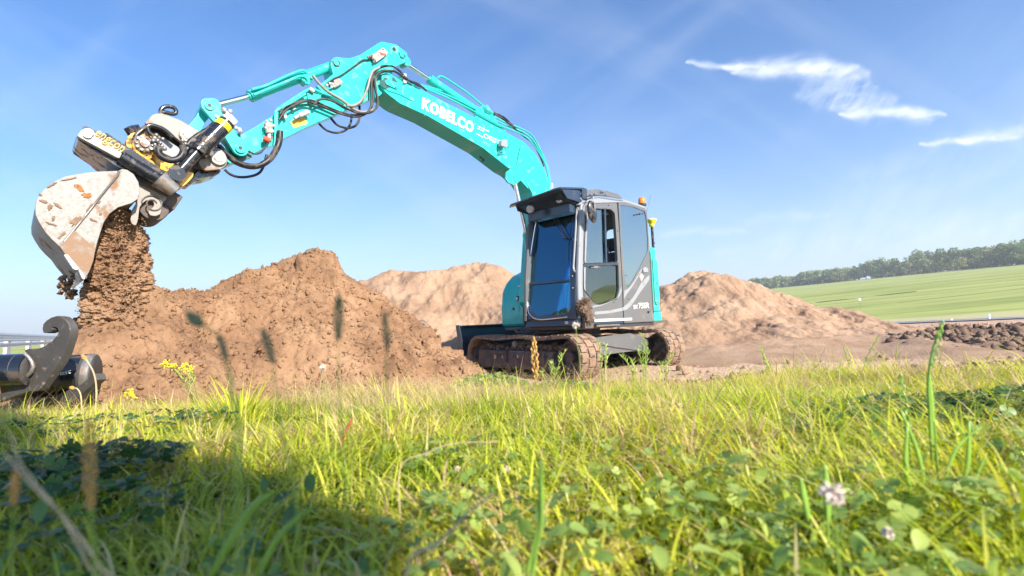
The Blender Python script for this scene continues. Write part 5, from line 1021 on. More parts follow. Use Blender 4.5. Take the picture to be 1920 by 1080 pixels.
# ------------------------------------------------------------------ operator in the cab
def person():
    P = thing('person', 'person in a dark shirt seated behind the side window of the cab, holding the levers', 'person', XO+XF*0+XZ*.9); P.rotation_euler = (0, 0, XA)
    def body(name, verts, edges, radii, m, lv=2, root=0):
        me = bpy.data.meshes.new(name); me.from_pydata([(x, y, z-.9) for x, y, z in verts], edges, []); o = link(name, me, m, P)
        o.modifiers.new('skin', 'SKIN'); me.skin_vertices or None
        for i, r in enumerate(radii): me.skin_vertices[0].data[i].radius = (r, r) if not isinstance(r, tuple) else r
        me.skin_vertices[0].data[root].use_root = True
        o.modifiers.new('sub', 'SUBSURF').levels = lv; o.modifiers['sub'].render_levels = lv; me.shade_smooth(); return o
    V, Ed, Rd = [], [], []
    def chain(start, pts):
        k = start
        for p, r in pts:
            V.append(p); Rd.append(r); 
            if k is not None: Ed.append((k, len(V)-1))
            k = len(V)-1
        return k
    pel = chain(None, [((-.08, .65, 1.46), (.15, .12))]); ch = chain(pel, [((-.05, .65, 1.66), (.14, .11)), ((.02, .65, 1.88), (.17, .12)), ((.07, .65, 2.02), (.10, .08))])
    neck = chain(ch, [((.11, .65, 2.10), .055), ((.17, .65, 2.20), .085), ((.185, .65, 2.30), .095), ((.18, .65, 2.37), .06)])
    for s in (1, -1):
        e = chain(ch, [((.05, .65+s*.17, 1.99), .07), ((.10, .65+s*.24, 1.76), .05), ((.24, .65+s*.265, 1.66), .042), ((.43, .65+s*.265, 1.66), .028), ((.49, .65+s*.262, 1.665), .036)])
        for k in range(4):
            z = 1.69-.017*k; yy = .65+s*.262; l = (.9, 1, .95, .8)[k]
            chain(e, [((.535, yy+s*.032, z), .010), ((.565*1, yy+s*.030*l, z-.004), .009), ((.578, yy+s*.004, z-.006), .008), ((.562, yy-s*.02, z-.006), .007)])
        chain(e, [((.505, yy-s*.035, 1.69), .011), ((.535, yy-s*.045, 1.705), .010), ((.56, yy-s*.034, 1.71), .008)])
        chain(pel, [((-.02, .65+s*.12, 1.46), .10), ((.40, .65+s*.17, 1.50), .07), ((.55, .65+s*.17, 1.42), .06), ((.62, .65+s*.16, 1.10), .045), ((.66, .65+s*.16, .95), .04), ((.80, .65+s*.17, .93), .04)])
    b0 = body('body', V, Ed, Rd, SKIN)
    loc = lambda v: [(x, y, z-.9) for x, y, z in v]
    def cloth(name, chains, m):
        v, e, r = [], [], []; 
        for st_, pts in chains:
            k = st_
            for p, q in pts:
                v.append(p); r.append(q); 
                if k is not None: e.append((k, len(v)-1))
                k = len(v)-1
        return body(name, v, e, r, m)
    cloth('shirt', [(None, [((-.08, .65, 1.46), (.165, .135)), ((-.05, .65, 1.66), (.155, .125)), ((.02, .65, 1.88), (.185, .135)), ((.075, .65, 2.05), (.10, .085))])]+[(2, [((.05, .65+s*.175, 1.99), .085), ((.10, .65+s*.245, 1.76), .065), ((.24, .65+s*.27, 1.66), .055), ((.40, .65+s*.267, 1.66), .040)]) for s in (1, -1)], SHIRT)
    cloth('trousers', [(None, [((-.10, .65, 1.44), (.17, .13))])]+[(0, [((-.02, .65+s*.12, 1.46), .115), ((.40, .65+s*.17, 1.50), .085), ((.56, .65+s*.17, 1.42), .075), ((.63, .65+s*.16, 1.06), .06)]) for s in (1, -1)], DARK)
    hc = Vector((.18, .65, 1.40))
    obj('hair', ball(hc+V3(-.02, 0, .045), .112, 14, (1, .92, .85)), HAIR, P, smooth=80)
    obj('nose', join(tube([hc+V3(.09, 0, .02), hc+V3(.125, 0, -.025), hc+V3(.10, 0, -.035)], [.012, .017, .012], 8)), SKIN, P, smooth=80)
    for s in (1, -1):
        obj('eye', ball(hc+V3(.083, s*.034, .01), .014, 8), WHITE, P, smooth=80); obj('ear', ball(hc+V3(-.005, s*.094, -.01), .03, 8, (.7, .35, 1.1)), SKIN, P, smooth=80)
    obj('mouth', tube([hc+V3(.088, -.025, -.062), hc+V3(.097, 0, -.064), hc+V3(.088, .025, -.062)], .006, 6), RED, P, smooth=80)
person()

# ------------------------------------------------------------------ hooked attachment lying on the left
def PDv(p, D): return Vector(PDp(p[0], p[1], D))
AT = thing('hooked_coupler', 'grey steel coupler with an upright hook and two black tubes at the far left', 'digger attachment', PDp(70, 745, 3.3))
ao = Vector(AT.location)
def A(name, vf, m, parent=None, **k): return obj(name, ([Vector(v_)-ao for v_ in vf[0]], vf[1]), m, parent or AT, **k)
hk = z6([(395, 315), (388, 275), (395, 235), (425, 200), (470, 172), (520, 158), (565, 165), (610, 200), (635, 240), (645, 290), (640, 350), (622, 400), (590, 500), (545, 590), (480, 680), (420, 760), (375, 830), (340, 852), (270, 855), (120, 905), (60, 930), (-60, 960), (-60, 900), (40, 860), (130, 800), (200, 760), (262, 715), (300, 660), (318, 600), (290, 540), (235, 500), (220, 475), (250, 462), (350, 458), (420, 430), (480, 385), (520, 340), (535, 310), (530, 280), (515, 266), (490, 262), (470, 268), (492, 280), (470, 305), (430, 318)])
dv_ = Vector(fw)
hp = A('hook_plate', prism([PDv(p, 3.22) for p in hk], Vector(ray(1500, 640))*.04), HOOKM, bevel=.005)
a0, a1 = PDv((-160, 700), 3.12), PDv((36, 693), 3.22); 
t1 = A('cross_tube', tube([a0, a1+(a1-a0).normalized()*.06], .100, 36), TUBE, smooth=35)
ax = (a1-a0).normalized()
A('tube_end', lathe([(.01, .05), (.085, .045), (.095, .03), (.1005, -.02)], a1+ax*.02, ax, 36), HOOKM, t1, smooth=60)
rc = PDv((52, 692), 3.2)
A('weld_rim', tube([PDv(p, 3.2) for p in z6([(232, 512), (265, 540), (292, 580), (305, 625), (295, 665), (265, 700), (230, 720)])], .012, 8), RIM, hp, smooth=60)
b0, b1 = PDv((20, 705), 3.5), PDv((172, 704), 3.68); bx = (b1-b0).normalized()
t2 = A('cross_tube', tube([b0, b1-bx*.05, b1-bx*.049], [.148, .148, .152], 40), TUBE, smooth=35)
A('tube_end', lathe([(.149, -.05), (.154, -.04), (.154, .0), (.144, .02), (.127, .03), (.02, .03)], b1, bx, 40), HOOKM, t2, smooth=35)
A('tube_end', lathe([(.154, -.03), (.157, -.02), (.156, .012), (.150, .018)], b1, bx, 40), RIM, t2, smooth=35)
A('support_foot', join(prism([PDv(p, 3.5) for p in ((150, 722), (178, 700), (182, 712), (120, 770), (60, 775), (60, 760))], Vector(ray(1500, 640))*.05)), HOOKM, bevel=.004)
ca = PDv((104, 706), 3.36); tx = text('chalk_lettering', 'best', ca-ao, PDv((131, 700), 3.37)-ca, (0, 0, 1), .094, .03, WHITE, t2, .001, 0)

# ------------------------------------------------------------------ guard rail on the left
GR = thing('guard_rail', 'double galvanised guard rail on white posts at the far left edge', 'guard rail', (-12, 12, 0)); go = Vector((-12, 12, 0))
g0, g1 = Vector((-6.5, 4.9, 0)), Vector((-44, 53.5, 0)); gd = (g1-g0).normalized(); gn = Vector((gd.y, -gd.x, 0))
def wbeam(zc, h=.30):
    pr = [(0, -.5), (.06, -.38), (.06, -.22), (0, -.08), (0, .08), (.06, .22), (.06, .38), (0, .5)]; V = []; n = 24
    for i in range(n+1):
        b_ = g0.lerp(g1, i/n)
        for d, q in pr: V.append(b_+gn*d*1.2+V3(0, 0, zc+q*h)-go)
        for d, q in pr: V.append(b_+gn*(d*1.2-.006)+V3(0, 0, zc+q*h)-go)
    k = len(pr); Fc = []
    for i in range(n):
        a = i*2*k; c = a+2*k
        for j in range(k-1): Fc += [(a+j, a+j+1, c+j+1, c+j), (a+k+j, c+k+j, c+k+j+1, a+k+j+1)]
        Fc += [(a, c, c+k, a+k), (a+k-1, a+2*k-1, c+2*k-1, c+k-1)]
    return V, Fc
obj('rail_beam', wbeam(1.0, .22), GALV, GR, smooth=50); obj('rail_beam', wbeam(.80, .11), GALV, GR, smooth=50)
WP = mat('white_painted_post', (.75, .75, .74), .5, dirt=(.5, .48, .42), dirt_amt=.2)
for i in range(14):
    b_ = g0+gd*(2.2+i*4.0); g = float(G(b_.x, b_.y)); obj('rail_post', box(b_-gn*.06-go+V3(0, 0, (g+1.0)/2-.15), (.09, .11, 1.3-g)), WP, GR, bevel=.008)

DRYW = mat('weathered_stake', (.16, .20, .07), .8)
# ------------------------------------------------------------------ marker posts by the road
for (px, top, bot, D, lab) in ((1785, 598, 609, 27.5, 'white marker post by the road, the left one of the two'), (1856, 589, 601.5, 27.8, 'white marker post by the road, nearer the right edge')):
    t_, b_ = PDp(px, top, D), PDp(px, bot, D); th_ = thing('marker_post', lab, 'marker post', b_, 'roadside marker posts'); h = t_[2]-b_[2]
    b_[2] = 0
    obj('post', box((0, 0, h/2-.1), (.10, .05, h+.2)), WHITE, th_, bevel=.008); obj('red_reflector', box((.052, -.01, h*.66), (.012, .045, h*.5)), RED, th_)
bd = PDp(1612, 561.5, 45); T_ = thing('field_marker', 'small white marker standing out in the green field', 'marker', bd); obj('marker_plate', box((0, 0, .0), (.16, .04, .22)), WHITE, T_); obj('marker_stake', cyl((0, 0, -.1), (0, 0, -1.2), .010, 6), DRYW, T_)
pdl = [PDp(x, y, D) for x, y, D in ((1845, 672, 10.6), (1870, 677, 10.1), (1905, 684, 9.6), (1960, 690, 9.3), (2000, 684, 10), (1950, 676, 10.6), (1900, 672, 11))]
zp = float(np.mean([p[2] for p in pdl])); 
setp(obj('puddle', prism([(p[0], p[1], zp+.09) for p in pdl], (0, 0, .01)), mat('still_water', (.10, .12, .15), .03, spec=.8)), 'shallow bluish puddle at the right edge', 'puddle', kind='structure')

# ------------------------------------------------------------------ the wood beyond the field
LEAFT = foliage('tree_foliage', [(0, (.07, .12, .04)), (1, (.30, .36, .12)), (.5, (.16, .22, .07))], .25, .6)
LEAFP = foliage('pale_tree_foliage', [(0, (.16, .19, .08)), (1, (.46, .44, .20)), (.5, (.30, .31, .13))], .25, .6)
BARK = mat('tree_bark', (.13, .11, .09), .9, var=.3, vscale=2)
def crown_arrays(rg, h, w, nl, size, base=.18):
    """leaf clumps in several lobes of a crown; returns positions of little faces"""
    nb = 11; C0 = []
    for i in range(nb):
        a = rg.random()*6.283; z = rg.uniform(base+.12, .88); r = w*.5*math.sqrt(rg.random())*(1-.6*abs(z-.5)*1.2); C0.append((math.cos(a)*r, math.sin(a)*r, z*h, rg.uniform(.16, .28)*w))
    C0 = np.array(C0); k = rg.integers(0, nb, nl); d = rg.normal(size=(nl, 3)); d /= np.linalg.norm(d, axis=1)[:, None]; r = C0[k, 3]*rg.uniform(.55, 1.06, nl)
    p = C0[k, :3]+d*r[:, None]*np.array([1, 1, .85]); tint = np.clip(.45+.28*rg.normal(size=nb)[k]+.2*rg.normal(size=nl), 0, 1)
    return p, tint
LT = np.array([(-.5, 0, -.45), (.5, 0, -.4), (.62, .15, .15), (0, .25, .6), (-.6, .1, .2)]); LTF = np.array([[0, 1, 2, 3], [0, 3, 4, 4]])
LQ = np.array([(-.5, -.1, -.5), (.5, .1, -.45), (.45, -.1, .5), (-.5, .1, .45)]); LQF = np.array([[0, 1, 2, 3]])
def tree_proto(seed, h, w, m, nl=1500, size=.55):
    rg = np.random.default_rng(seed); p, t = crown_arrays(rg, h, w, nl, size); s = size*rg.uniform(.5, 1.3, (nl, 1))*np.ones((nl, 3))
    c = scatter('crown', LQ, LQF, p, randrot(nl, rg), s, m, t); 
    tk = obj('trunk', join(tube([(0, 0, -1), (.1, 0, h*.3), (0, .1, h*.75)], [.32, .24, .08], 8), *[tube([(0, 0, h*.3+.4*i), (math.cos(i*2.1)*w*.15, math.sin(i*2.1)*w*.15, h*.5+.4*i), (math.cos(i*2.1)*w*.3, math.sin(i*2.1)*w*.3, h*.65+.3*i)], [.14, .09, .03], 6) for i in range(5)]), BARK, smooth=50)
    return c.data, tk.data, c, tk
TP = []
for i, (h, w, m) in enumerate(((12.5, 10.5, LEAFT), (10.5, 10, LEAFP), (14, 10, LEAFT), (11, 9.5, LEAFT), (9.5, 9, LEAFP))):
    cdta, tdta, c, tk = tree_proto(40+i, h, w, m); TP.append((cdta, tdta)); bpy.data.objects.remove(c); bpy.data.objects.remove(tk)
rg = random.Random(12); azs = np.linspace(1.10, .62, 40)
ORD = 'rightmost second third fourth fifth sixth seventh eighth ninth tenth eleventh twelfth thirteenth fourteenth fifteenth sixteenth seventeenth eighteenth nineteenth twentieth'.split()
TENS = ORD+['twenty-'+o for o in 'first second third fourth fifth sixth seventh eighth ninth'.split()]+['thirtieth']+['thirty-'+o for o in 'first second third fourth fifth sixth seventh eighth ninth'.split()]+['fortieth']
for i, a in enumerate(azs):
    a += rg.uniform(-.005, .005); y = float(ridge_y(a*300, 300))+rg.uniform(-6, 8); x = a*y; k = rg.choice((0, 0, 1, 2, 3, 3, 4)); s = rg.uniform(.85, 1.15)*(1.12 if .7 < a < .95 else .95)
    pale = k in (1, 4); o_ = TENS[i] if i == 0 else TENS[i]+' from the right'
    r = thing('broadleaf_tree', ('pale yellow-green' if pale else 'dark green')+' tree at the edge of the wood, '+o_, 'tree', (x, y, float(G(x, y))-.6*s), 'trees along the edge of the wood')
    r.scale = (s, s, s); r.rotation_euler = (0, 0, rg.random()*6)
    for nm, me in (('crown', TP[k][0]), ('trunk', TP[k][1])): o = bpy.data.objects.new(nm, me); COL.objects.link(o); o.parent = r
# the deeper wood, one mass
pos, tin, sc2 = [], [], []
rgn = np.random.default_rng(5)
for i in range(250):
    a = rgn.uniform(.36, .66) if i < 130 else rgn.uniform(.6, 1.35); y = float(ridge_y(a*300, 300))+(rgn.uniform(0, 60) if i < 130 else rgn.uniform(14, 60)); x = a*y
    p, t = crown_arrays(rgn, rgn.uniform(10, 14.5)*(1.1 if i >= 130 else .92), rgn.uniform(9, 12), 480, 1, .05); p = p+np.array([x, y, float(G(x, y))-1.]); pos.append(p); tin.append(np.clip(t+rgn.normal()*.12, 0, 1)); 
pos = np.concatenate(pos); tin = np.concatenate(tin); nl = len(pos)
setp(scatter('woodland', LQ, LQF, pos, randrot(nl, rgn), rgn.uniform(.5, 1.3, (nl, 1))*np.ones((nl, 3)), foliage('woodland_foliage', [(0, (.09, .14, .05)), (1, (.34, .37, .15)), (.5, (.19, .24, .09))], .25, .6), tin), 'dense far-off wood along the top of the green field', 'woodland', kind='stuff')

# ------------------------------------------------------------------ grass
GRASS = foliage('grass_blades', [(0, (.03, .07, .015)), (.90, (.62, .52, .26)), (.26, (.15, .26, .02)), (.55, (.40, .47, .03)), (.76, (.66, .63, .07)), (1, (.55, .36, .22))], .36, .40, .4)
def blade_mesh(pos, h, wd, az, bend, S=3, lean=None):
    n = len(pos); t = np.linspace(0, 1, S+1); V = np.zeros((n, S+1, 2, 3))
    ux, uy = np.cos(az), np.sin(az); sx, sy = -uy, ux
    if lean is None: lean = np.zeros(n)
    for i, q in enumerate(t):
        o = h*(lean*q+bend*q*q); z = h*(q-.45*bend*bend*q*q*q-.3*bend*q**3); wq = wd*(1-q**1.8)*.5*(.55+.9*min(q*3, 1)*.5)+.00025
        for j, sg in enumerate((-1, 1)):
            V[:, i, j, 0] = pos[:, 0]+ux*o+sx*wq*sg; V[:, i, j, 1] = pos[:, 1]+uy*o+sy*wq*sg; V[:, i, j, 2] = pos[:, 2]+z
    base = (np.arange(n)*(S+1)*2)[:, None, None]
    f = np.array([[2*i, 2*i+1, 2*i+3, 2*i+2] for i in range(S)])[None]+base
    return V.reshape(-1, 3), f.reshape(-1, 4), (S+1)*2
def grass_edge(x): return np.interp(x, [-6, -4, -3, -2, -.5, .5, 12], [3.6, 4.0, 4.5, 4.95, 5.4, 5.75, 6.1])
def field_pts(n, y0, y1, dens=None):
    """random points of the verge between two distances"""
    y = np.sqrt(RNG.uniform(y0*y0, y1*y1, n)); n = int(n*1.3) if False else n; x = RNG.uniform(-1, 1, n)*(1.15*y+.85); k = y < grass_edge(x)+.25*vn(x*1.5, x*0+4)+.1*vn(x*7, y*7)
    return x[k], y[k]
def add_blades(name_parts, n, y0, y1, h0, h1, w0, w1, S, patch=.5, tb=0., b0=.15, b1=.9):
    x, y = field_pts(n, y0, y1); m = len(x)
    pn = fbm(x*1.1, y*1.1, oct=3, seed=31); tn = fbm(x*2.2+9, y*2.2, oct=3, seed=33)
    h = (h0+(h1-h0)*RNG.random(m)**1.7)*(1+patch*np.clip(pn, -.9, 1.2)); wd = RNG.uniform(w0, w1, m)
    tint = np.clip(.54+.05*np.clip(y-1, 0, 3)+tb+.17*tn+.15*RNG.normal(size=m)+.35*(RNG.random(m) < .06)+.18*np.clip(fbm(x*.6-4, y*.6, oct=2, seed=35), 0, 1)*(RNG.random(m) < .5), .02, 1)
    clump = 2*math.pi*vn(x*3, y*3, seed=8); az = np.where(RNG.random(m) < .45, clump+RNG.normal(0, .5, m), RNG.uniform(0, 6.283, m))
    z = G(x, y)-.005
    V, Fq, k = blade_mesh(np.stack([x, y, z], -1), h, wd, az, RNG.uniform(b0, b1, m), S, RNG.uniform(0, .75, m)); name_parts.append((V, Fq, np.repeat(tint, k)))
parts = []
add_blades(parts, 22000, .42, 1.1, .02, .11, .002, .0055, 5, .6, .06)
add_blades(parts, 15000, .5, 1.9, .06, .19, .003, .0075, 5, .6, .08, .3, 1.1)
add_blades(parts, 8500, 1.8, 5.8, .10, .24, .004, .008, 4, .9, .1, .3, 1.0)
add_blades(parts, 48000, .9, 2.3, .025, .12, .002, .005, 4, .7)
add_blades(parts, 112000, 2.1, 4.0, .03, .13, .002, .0045, 3, .8)
add_blades(parts, 118000, 3.8, 6.6, .04, .15, .0025, .006, 3, .7)
add_blades(parts, 5200, 4.3, 6.6, .12, .34, .003, .006, 4, .8, .1, .1, .7)
# fine straw and seed stems
add_blades(parts, 9000, 1.0, 6.3, .10, .24, .001, .0022, 4, .4, .36, .0, .5)
def dry_area(cx, cy, rx, ry, n, h0, h1, tb=.90):
    a = RNG.random(n)*6.283; q = np.sqrt(RNG.random(n)); x = cx+rx*q*np.cos(a); y = cy+ry*q*np.sin(a); V, Fq, k = blade_mesh(np.stack([x, y, G(x, y)-.005], -1), RNG.uniform(h0, h1, n), RNG.uniform(.0012, .003, n), RNG.random(n)*6.283, RNG.uniform(.1, 1.1, n), 4, RNG.uniform(0, 1.0, n)); parts.append((V, Fq, np.repeat(np.clip(tb+.07*RNG.normal(size=n), 0, 1), k)))
dry_area(-.75, 3.6, .75, .9, 5000, .06, .26); dry_area(-.4, 2.6, .5, .5, 1500, .05, .16, .95); dry_area(1.1, 3.2, .8, .5, 1600, .04, .12, .97); dry_area(1.0, 2.2, .5, .3, 900, .03, .1, .98); dry_area(.3, 1.6, .6, .3, 500, .03, .12, .93)
def bundle(parts, name, m, label, cat):
    V = np.concatenate([p[0] for p in parts]); off = 0; Fs = []
    for p in parts: Fs.append(p[1]+off); off += len(p[0])
    return setp(bulk(name, V, np.concatenate(Fs), m, 4, np.concatenate([p[2] for p in parts])), label, cat, kind='stuff')
bundle(parts, 'grass', GRASS, 'bright yellow-green grass covering the verge in the foreground', 'grass')
# clover and broad leaves
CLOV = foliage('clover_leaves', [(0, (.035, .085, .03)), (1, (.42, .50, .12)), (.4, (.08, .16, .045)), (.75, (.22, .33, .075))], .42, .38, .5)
def leaflet(cx, cy, ang, r):
    P = [(0, 0, 0)]; 
    for t in np.linspace(-1, 1, 5): a = ang+t*.85; q = r*(1-.12*abs(t)**2); P.append((math.cos(a)*q, math.sin(a)*q, .10*r*(1-abs(t))+.02*r))
    return P
tv, tf = [], []
for k in range(3):
    o = len(tv); tv += leaflet(0, 0, k*2.094, 1.); tf += [[o, o+i, o+i+1] for i in range(1, 5)]
CV, CF = np.array(tv), np.array(tf)
def clover(name, spots, label):
    P, S_, tn, St = [], [], [], []
    for (cx, cy, rx, ry, n, h0, h1, s0, s1, tb) in spots:
        a = RNG.random(n)*6.283; r = np.sqrt(RNG.random(n)); x = cx+rx*r*np.cos(a); y = cy+ry*r*np.sin(a); y = np.maximum(y, .5)
        z = G(x, y)+(h0+(h1-h0)*RNG.random(n)**.6)*(1-.5*r**2)+.03; P.append(np.stack([x, y, z], -1)); S_.append(RNG.uniform(s0, s1, n)); tn.append(np.clip(tb+.2*RNG.normal(size=n), 0, 1))
    P = np.concatenate(P); S_ = np.concatenate(S_); tn = np.concatenate(tn); n = len(P)
    return setp(scatter(name, CV, CF, P, zrot(RNG.random(n)*6.283, RNG.normal(0, .55, n)), S_[:, None]*np.ones((n, 3)), CLOV, tn), label, 'clover', kind='stuff')
clover('clover_patch', [(-.28, 5.35, .42, .3, 1500, .02, .26, .016, .03, .85), (.25, 5.2, .6, .3, 350, .02, .10, .014, .024, .8), (.42, 4.6, .35, .22, 420, .02, .12, .012, .02, .7), (-.1, 5.6, .3, .2, 300, .02, .14, .016, .026, .8)], 'low leafy clump of bright clover in front of the near track')
clover('clover_patch', [(1.45, 1.75, .5, .22, 420, .02, .08, .011, .022, .35), (1.15, 1.6, .35, .14, 200, .02, .07, .010, .019, .4), (1.85, 1.6, .45, .3, 420, .02, .13, .012, .025, .6), (1.3, 1.2, .35, .22, 110, .02, .10, .012, .022, .7)], 'dark green clover patch low on the right side of the verge')
clover('clover_patch', [(.25, .95, .5, .22, 170, .01, .09, .009, .020, .80), (.2, 1.35, .6, .22, 150, .01, .07, .008, .017, .72), (.75, .85, .4, .22, 130, .01, .10, .010, .022, .84), (-.2, .8, .35, .18, 60, .01, .08, .010, .018, .72), (.5, .62, .5, .12, 70, .01, .09, .012, .022, .8)], 'pale green clover leaves in the middle foreground')
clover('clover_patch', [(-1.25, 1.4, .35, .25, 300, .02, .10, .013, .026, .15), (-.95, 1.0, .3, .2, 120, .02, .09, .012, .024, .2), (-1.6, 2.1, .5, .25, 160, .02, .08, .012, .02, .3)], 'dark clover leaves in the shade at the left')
# broad soft leaves close to the lens and small green growth on the sand
BV, BF = [], []
for i_, t_ in enumerate(np.linspace(0, 1, 7)):
    w_ = .30*math.sin(math.pi*min(1, t_*.94+.06))**.8; z_ = .22*math.sin(t_*2.2); BV += [(t_-.1, -w_, z_+.06*w_), (t_-.1, 0, z_-.05), (t_-.1, w_, z_+.06*w_)]
for i_ in range(6):
    a = 3*i_; BF += [[a, a+1, a+4, a+3], [a+1, a+2, a+5, a+4]]
def broad(spots, label):
    P, S_, tn = [], [], []
    for cx, cy, rx, ry, n, h0, h1, s0, s1, tb in spots:
        x = RNG.uniform(-rx, rx, n)+cx; y = RNG.uniform(-ry, ry, n)+cy; P.append(np.stack([x, y, G(x, y)+RNG.uniform(h0, h1, n)], -1)); S_.append(RNG.uniform(s0, s1, n)); tn.append(np.clip(tb+.16*RNG.normal(size=n), 0, 1))
    P = np.concatenate(P); S_ = np.concatenate(S_); tn = np.concatenate(tn); n = len(P); M = zrot(RNG.random(n)*6.283, RNG.normal(0, .5, n))
    a = RNG.uniform(-1.1, .3, n); c, s_ = np.cos(a), np.sin(a); o = np.zeros(n); l = o+1; M = M @ np.stack([c, o, s_, o, l, o, -s_, o, c], 1).reshape(-1, 3, 3)
    return setp(scatter('broad_leaves', np.array(BV), np.array(BF), P, M, S_[:, None]*np.ones((n, 3)), CLOV, tn, smooth=True), label, 'leaves', kind='stuff')
broad([(.25, .72, .35, .14, 95, .01, .12, .02, .05, .9), (.6, .95, .4, .2, 70, .01, .10, .02, .045, .9), (1.2, 1.3, .4, .3, 70, .02, .12, .02, .05, .8), (-.5, .9, .4, .25, 60, .01, .09, .02, .045, .45)], 'broad pale green leaves among the grass near the bottom edge')
parts = []
dry_area(4.6, 10.7, .9, .35, 700, .03, .10, .5); dry_area(5.6, 11.2, .6, .2, 300, .03, .1, .5); dry_area(3.6, 9.4, .5, .3, 200, .03, .09, .5)
bundle(parts, 'sparse_grass', GRASS, 'sparse green shoots on the sand at the foot of the right heap', 'grass')
# ------------------------------------------------------------------ single stalks and weeds near the lens
STM = mat('green_stem', (.22, .34, .05), .5, var=.2, vscale=30); DRY = mat('dry_straw_stem', (.50, .38, .22), .7, var=.2, vscale=30); EARG = mat('dark_green_seed_head', (.13, .15, .07), .7, var=.3, vscale=60); EARB = mat('golden_brown_seed_head', (.50, .28, .08), .7, var=.3, vscale=60)
REDS = mat('reddish_stem', (.45, .10, .06), .5, var=.2, vscale=20); YFL = mat('yellow_petals', (.85, .75, .04), .5); PFL = mat('pale_petals', (.66, .54, .46), .6, var=.15, vscale=50); STG = mat('leaf_blade_green', (.20, .34, .05), .45, var=.2, vscale=15)
def husks(path, r, n, sz, seed=1):
    rg = random.Random(seed); out = []
    for i in range(n):
        t = i/n; p = path[0].lerp(path[1], t); a = i*2.4; w_ = r*math.sin(math.pi*min(1, t*.9+.08)); d = (path[1]-path[0]).normalized(); u, v_ = frame_of(d)
        q = p+(u*math.cos(a)+v_*math.sin(a))*w_; out.append(tube([q, q+d*sz*.5+(u*math.cos(a)+v_*math.sin(a))*sz*.18, q+d*sz], [sz*.10, sz*.16, .0004], 5))
    return join(*out)
def stalk(label, cat, pts, D, r=.0012, head=None, hm=None, sm=STM, hr=.004, name='grass_stalk', leaf=None, group=None):
    """a stalk through the given photo points; head = (p0, p1) the seed head"""
    P = [PDv(p, D) for p in pts]; b_ = P[0].copy(); g = float(G(b_.x, b_.y)); lo = b_.copy(); lo.z = min(g-.01, b_.z-.01); r_ = thing(name, label, cat, lo, group)
    path = spline([lo]+P, 5); n = len(path)
    obj('stem', tube([p-lo for p in path], [r*(1.3-.6*i/n) for i in range(n)], 6), sm, r_, smooth=60)
    if head: obj('seed_head', husks([PDv(head[0], D)-lo, PDv(head[1], D)-lo], hr, int(26), hr*3.0), hm, r_, smooth=40)
    if leaf:
        for q in leaf:
            L_ = spline([PDv(p, D) for p in q[0]], 5); m = len(L_); V = []
            for i, p in enumerate(L_):
                w_ = q[1]*math.sin(math.pi*min(1, .12+.88*i/m))**.7; V += [p-lo+V3(w_*.9, w_*.25, 0), p-lo+V3(0, 0, w_*.35), p-lo-V3(w_*.9, -w_*.25, 0)]
            obj('leaf', (V, [f for i in range(m-1) for f in ((3*i, 3*i+1, 3*i+4, 3*i+3), (3*i+1, 3*i+2, 3*i+5, 3*i+4))]), STG, r_, smooth=80, solid=.0004)
    return r_
GS = 'tall grass stalks near the lens'
stalk('blurred dark seed head against the brown heap, the tallest one', 'grass stalk', [(650, 960), (640, 820), (634, 660)], .44, .0008, ((634, 640), (635, 562)), EARG, hr=0.0025, group=GS)
stalk('thin blurred dark seed head against the right slope of the brown heap', 'grass stalk', [(700, 960), (722, 800), (725, 660)], .46, .0008, ((727, 655), (721, 590)), EARG, hr=0.0020, group=GS)
stalk('leaning blurred dark seed head against the lower brown heap', 'grass stalk', [(560, 1000), (530, 820), (512, 690)], .42, .0008, ((514, 685), (494, 622)), EARG, hr=0.0020, group=GS)
stalk('small round blurred seed head on the left part of the brown heap', 'grass stalk', [(440, 900), (432, 720), (412, 640), (380, 607)], .42, .0006, ((380, 612), (362, 596)), EARG, hr=0.0027, group=GS)
stalk('faint blurred brown stalk beside the small round seed head', 'grass stalk', [(450, 900), (440, 740), (425, 680)], .38, .0007, ((426, 680), (412, 632)), EARG, hr=0.0016, group=GS)
stalk('golden brown seed head in front of the near track', 'grass stalk', [(1008, 800), (1005, 740), (1003, 700)], 2.6, .0015, ((1005, 715), (1001, 640)), EARB, hr=.012, group=GS)
stalk('long bright green stalk rising across the sandy bank on the right', 'grass stalk', [(1750, 900), (1743, 780), (1740, 720), (1748, 660), (1765, 612)], 1.1, .0028, ((1746, 690), (1766, 606)), STG, sm=STG, hr=.004, group=GS, leaf=[([(1752, 840), (1748, 760), (1743, 700)], .006)])
stalk('pale green unopened ear right of the middle', 'grass stalk', [(1712, 900), (1704, 820), (1700, 780)], 1.1, .002, ((1703, 820), (1688, 705)), STG, sm=STG, hr=.0045, group=GS)
stalk('tall blades in a bright tuft at the right', 'grass stalk', [(1762, 980), (1758, 880), (1752, 790)], 1.0, .002, None, None, sm=STG, group=GS, leaf=[([(1740, 960), (1725, 860), (1690, 770)], .005), ([(1790, 960), (1815, 880), (1818, 790)], .006), ([(1760, 960), (1790, 850), (1840, 800)], .005), ([(1720, 960), (1700, 880), (1702, 800)], .006), ([(1800, 980), (1830, 900), (1850, 850)], .005)])
stalk('short upright blade tip near the bottom right', 'grass stalk', [(1552, 1000), (1550, 950)], .8, .002, None, None, sm=STG, group=GS, leaf=[([(1554, 990), (1552, 930), (1548, 872)], .007), ([(1520, 990), (1508, 930), (1502, 898)], .006)])
stalk('red-orange stem leaning in the middle of the verge', 'grass stalk', [(627, 930), (628, 880), (640, 830), (660, 785)], 1.5, .0045, None, None, sm=REDS, group=GS)
stalk('curved dry stalk in front of the black tube end', 'grass stalk', [(176, 790), (181, 740), (176, 700), (158, 668)], 3.0, .005, ((163, 676), (156, 668)), EARB, sm=DRY, hr=.006, group=GS)
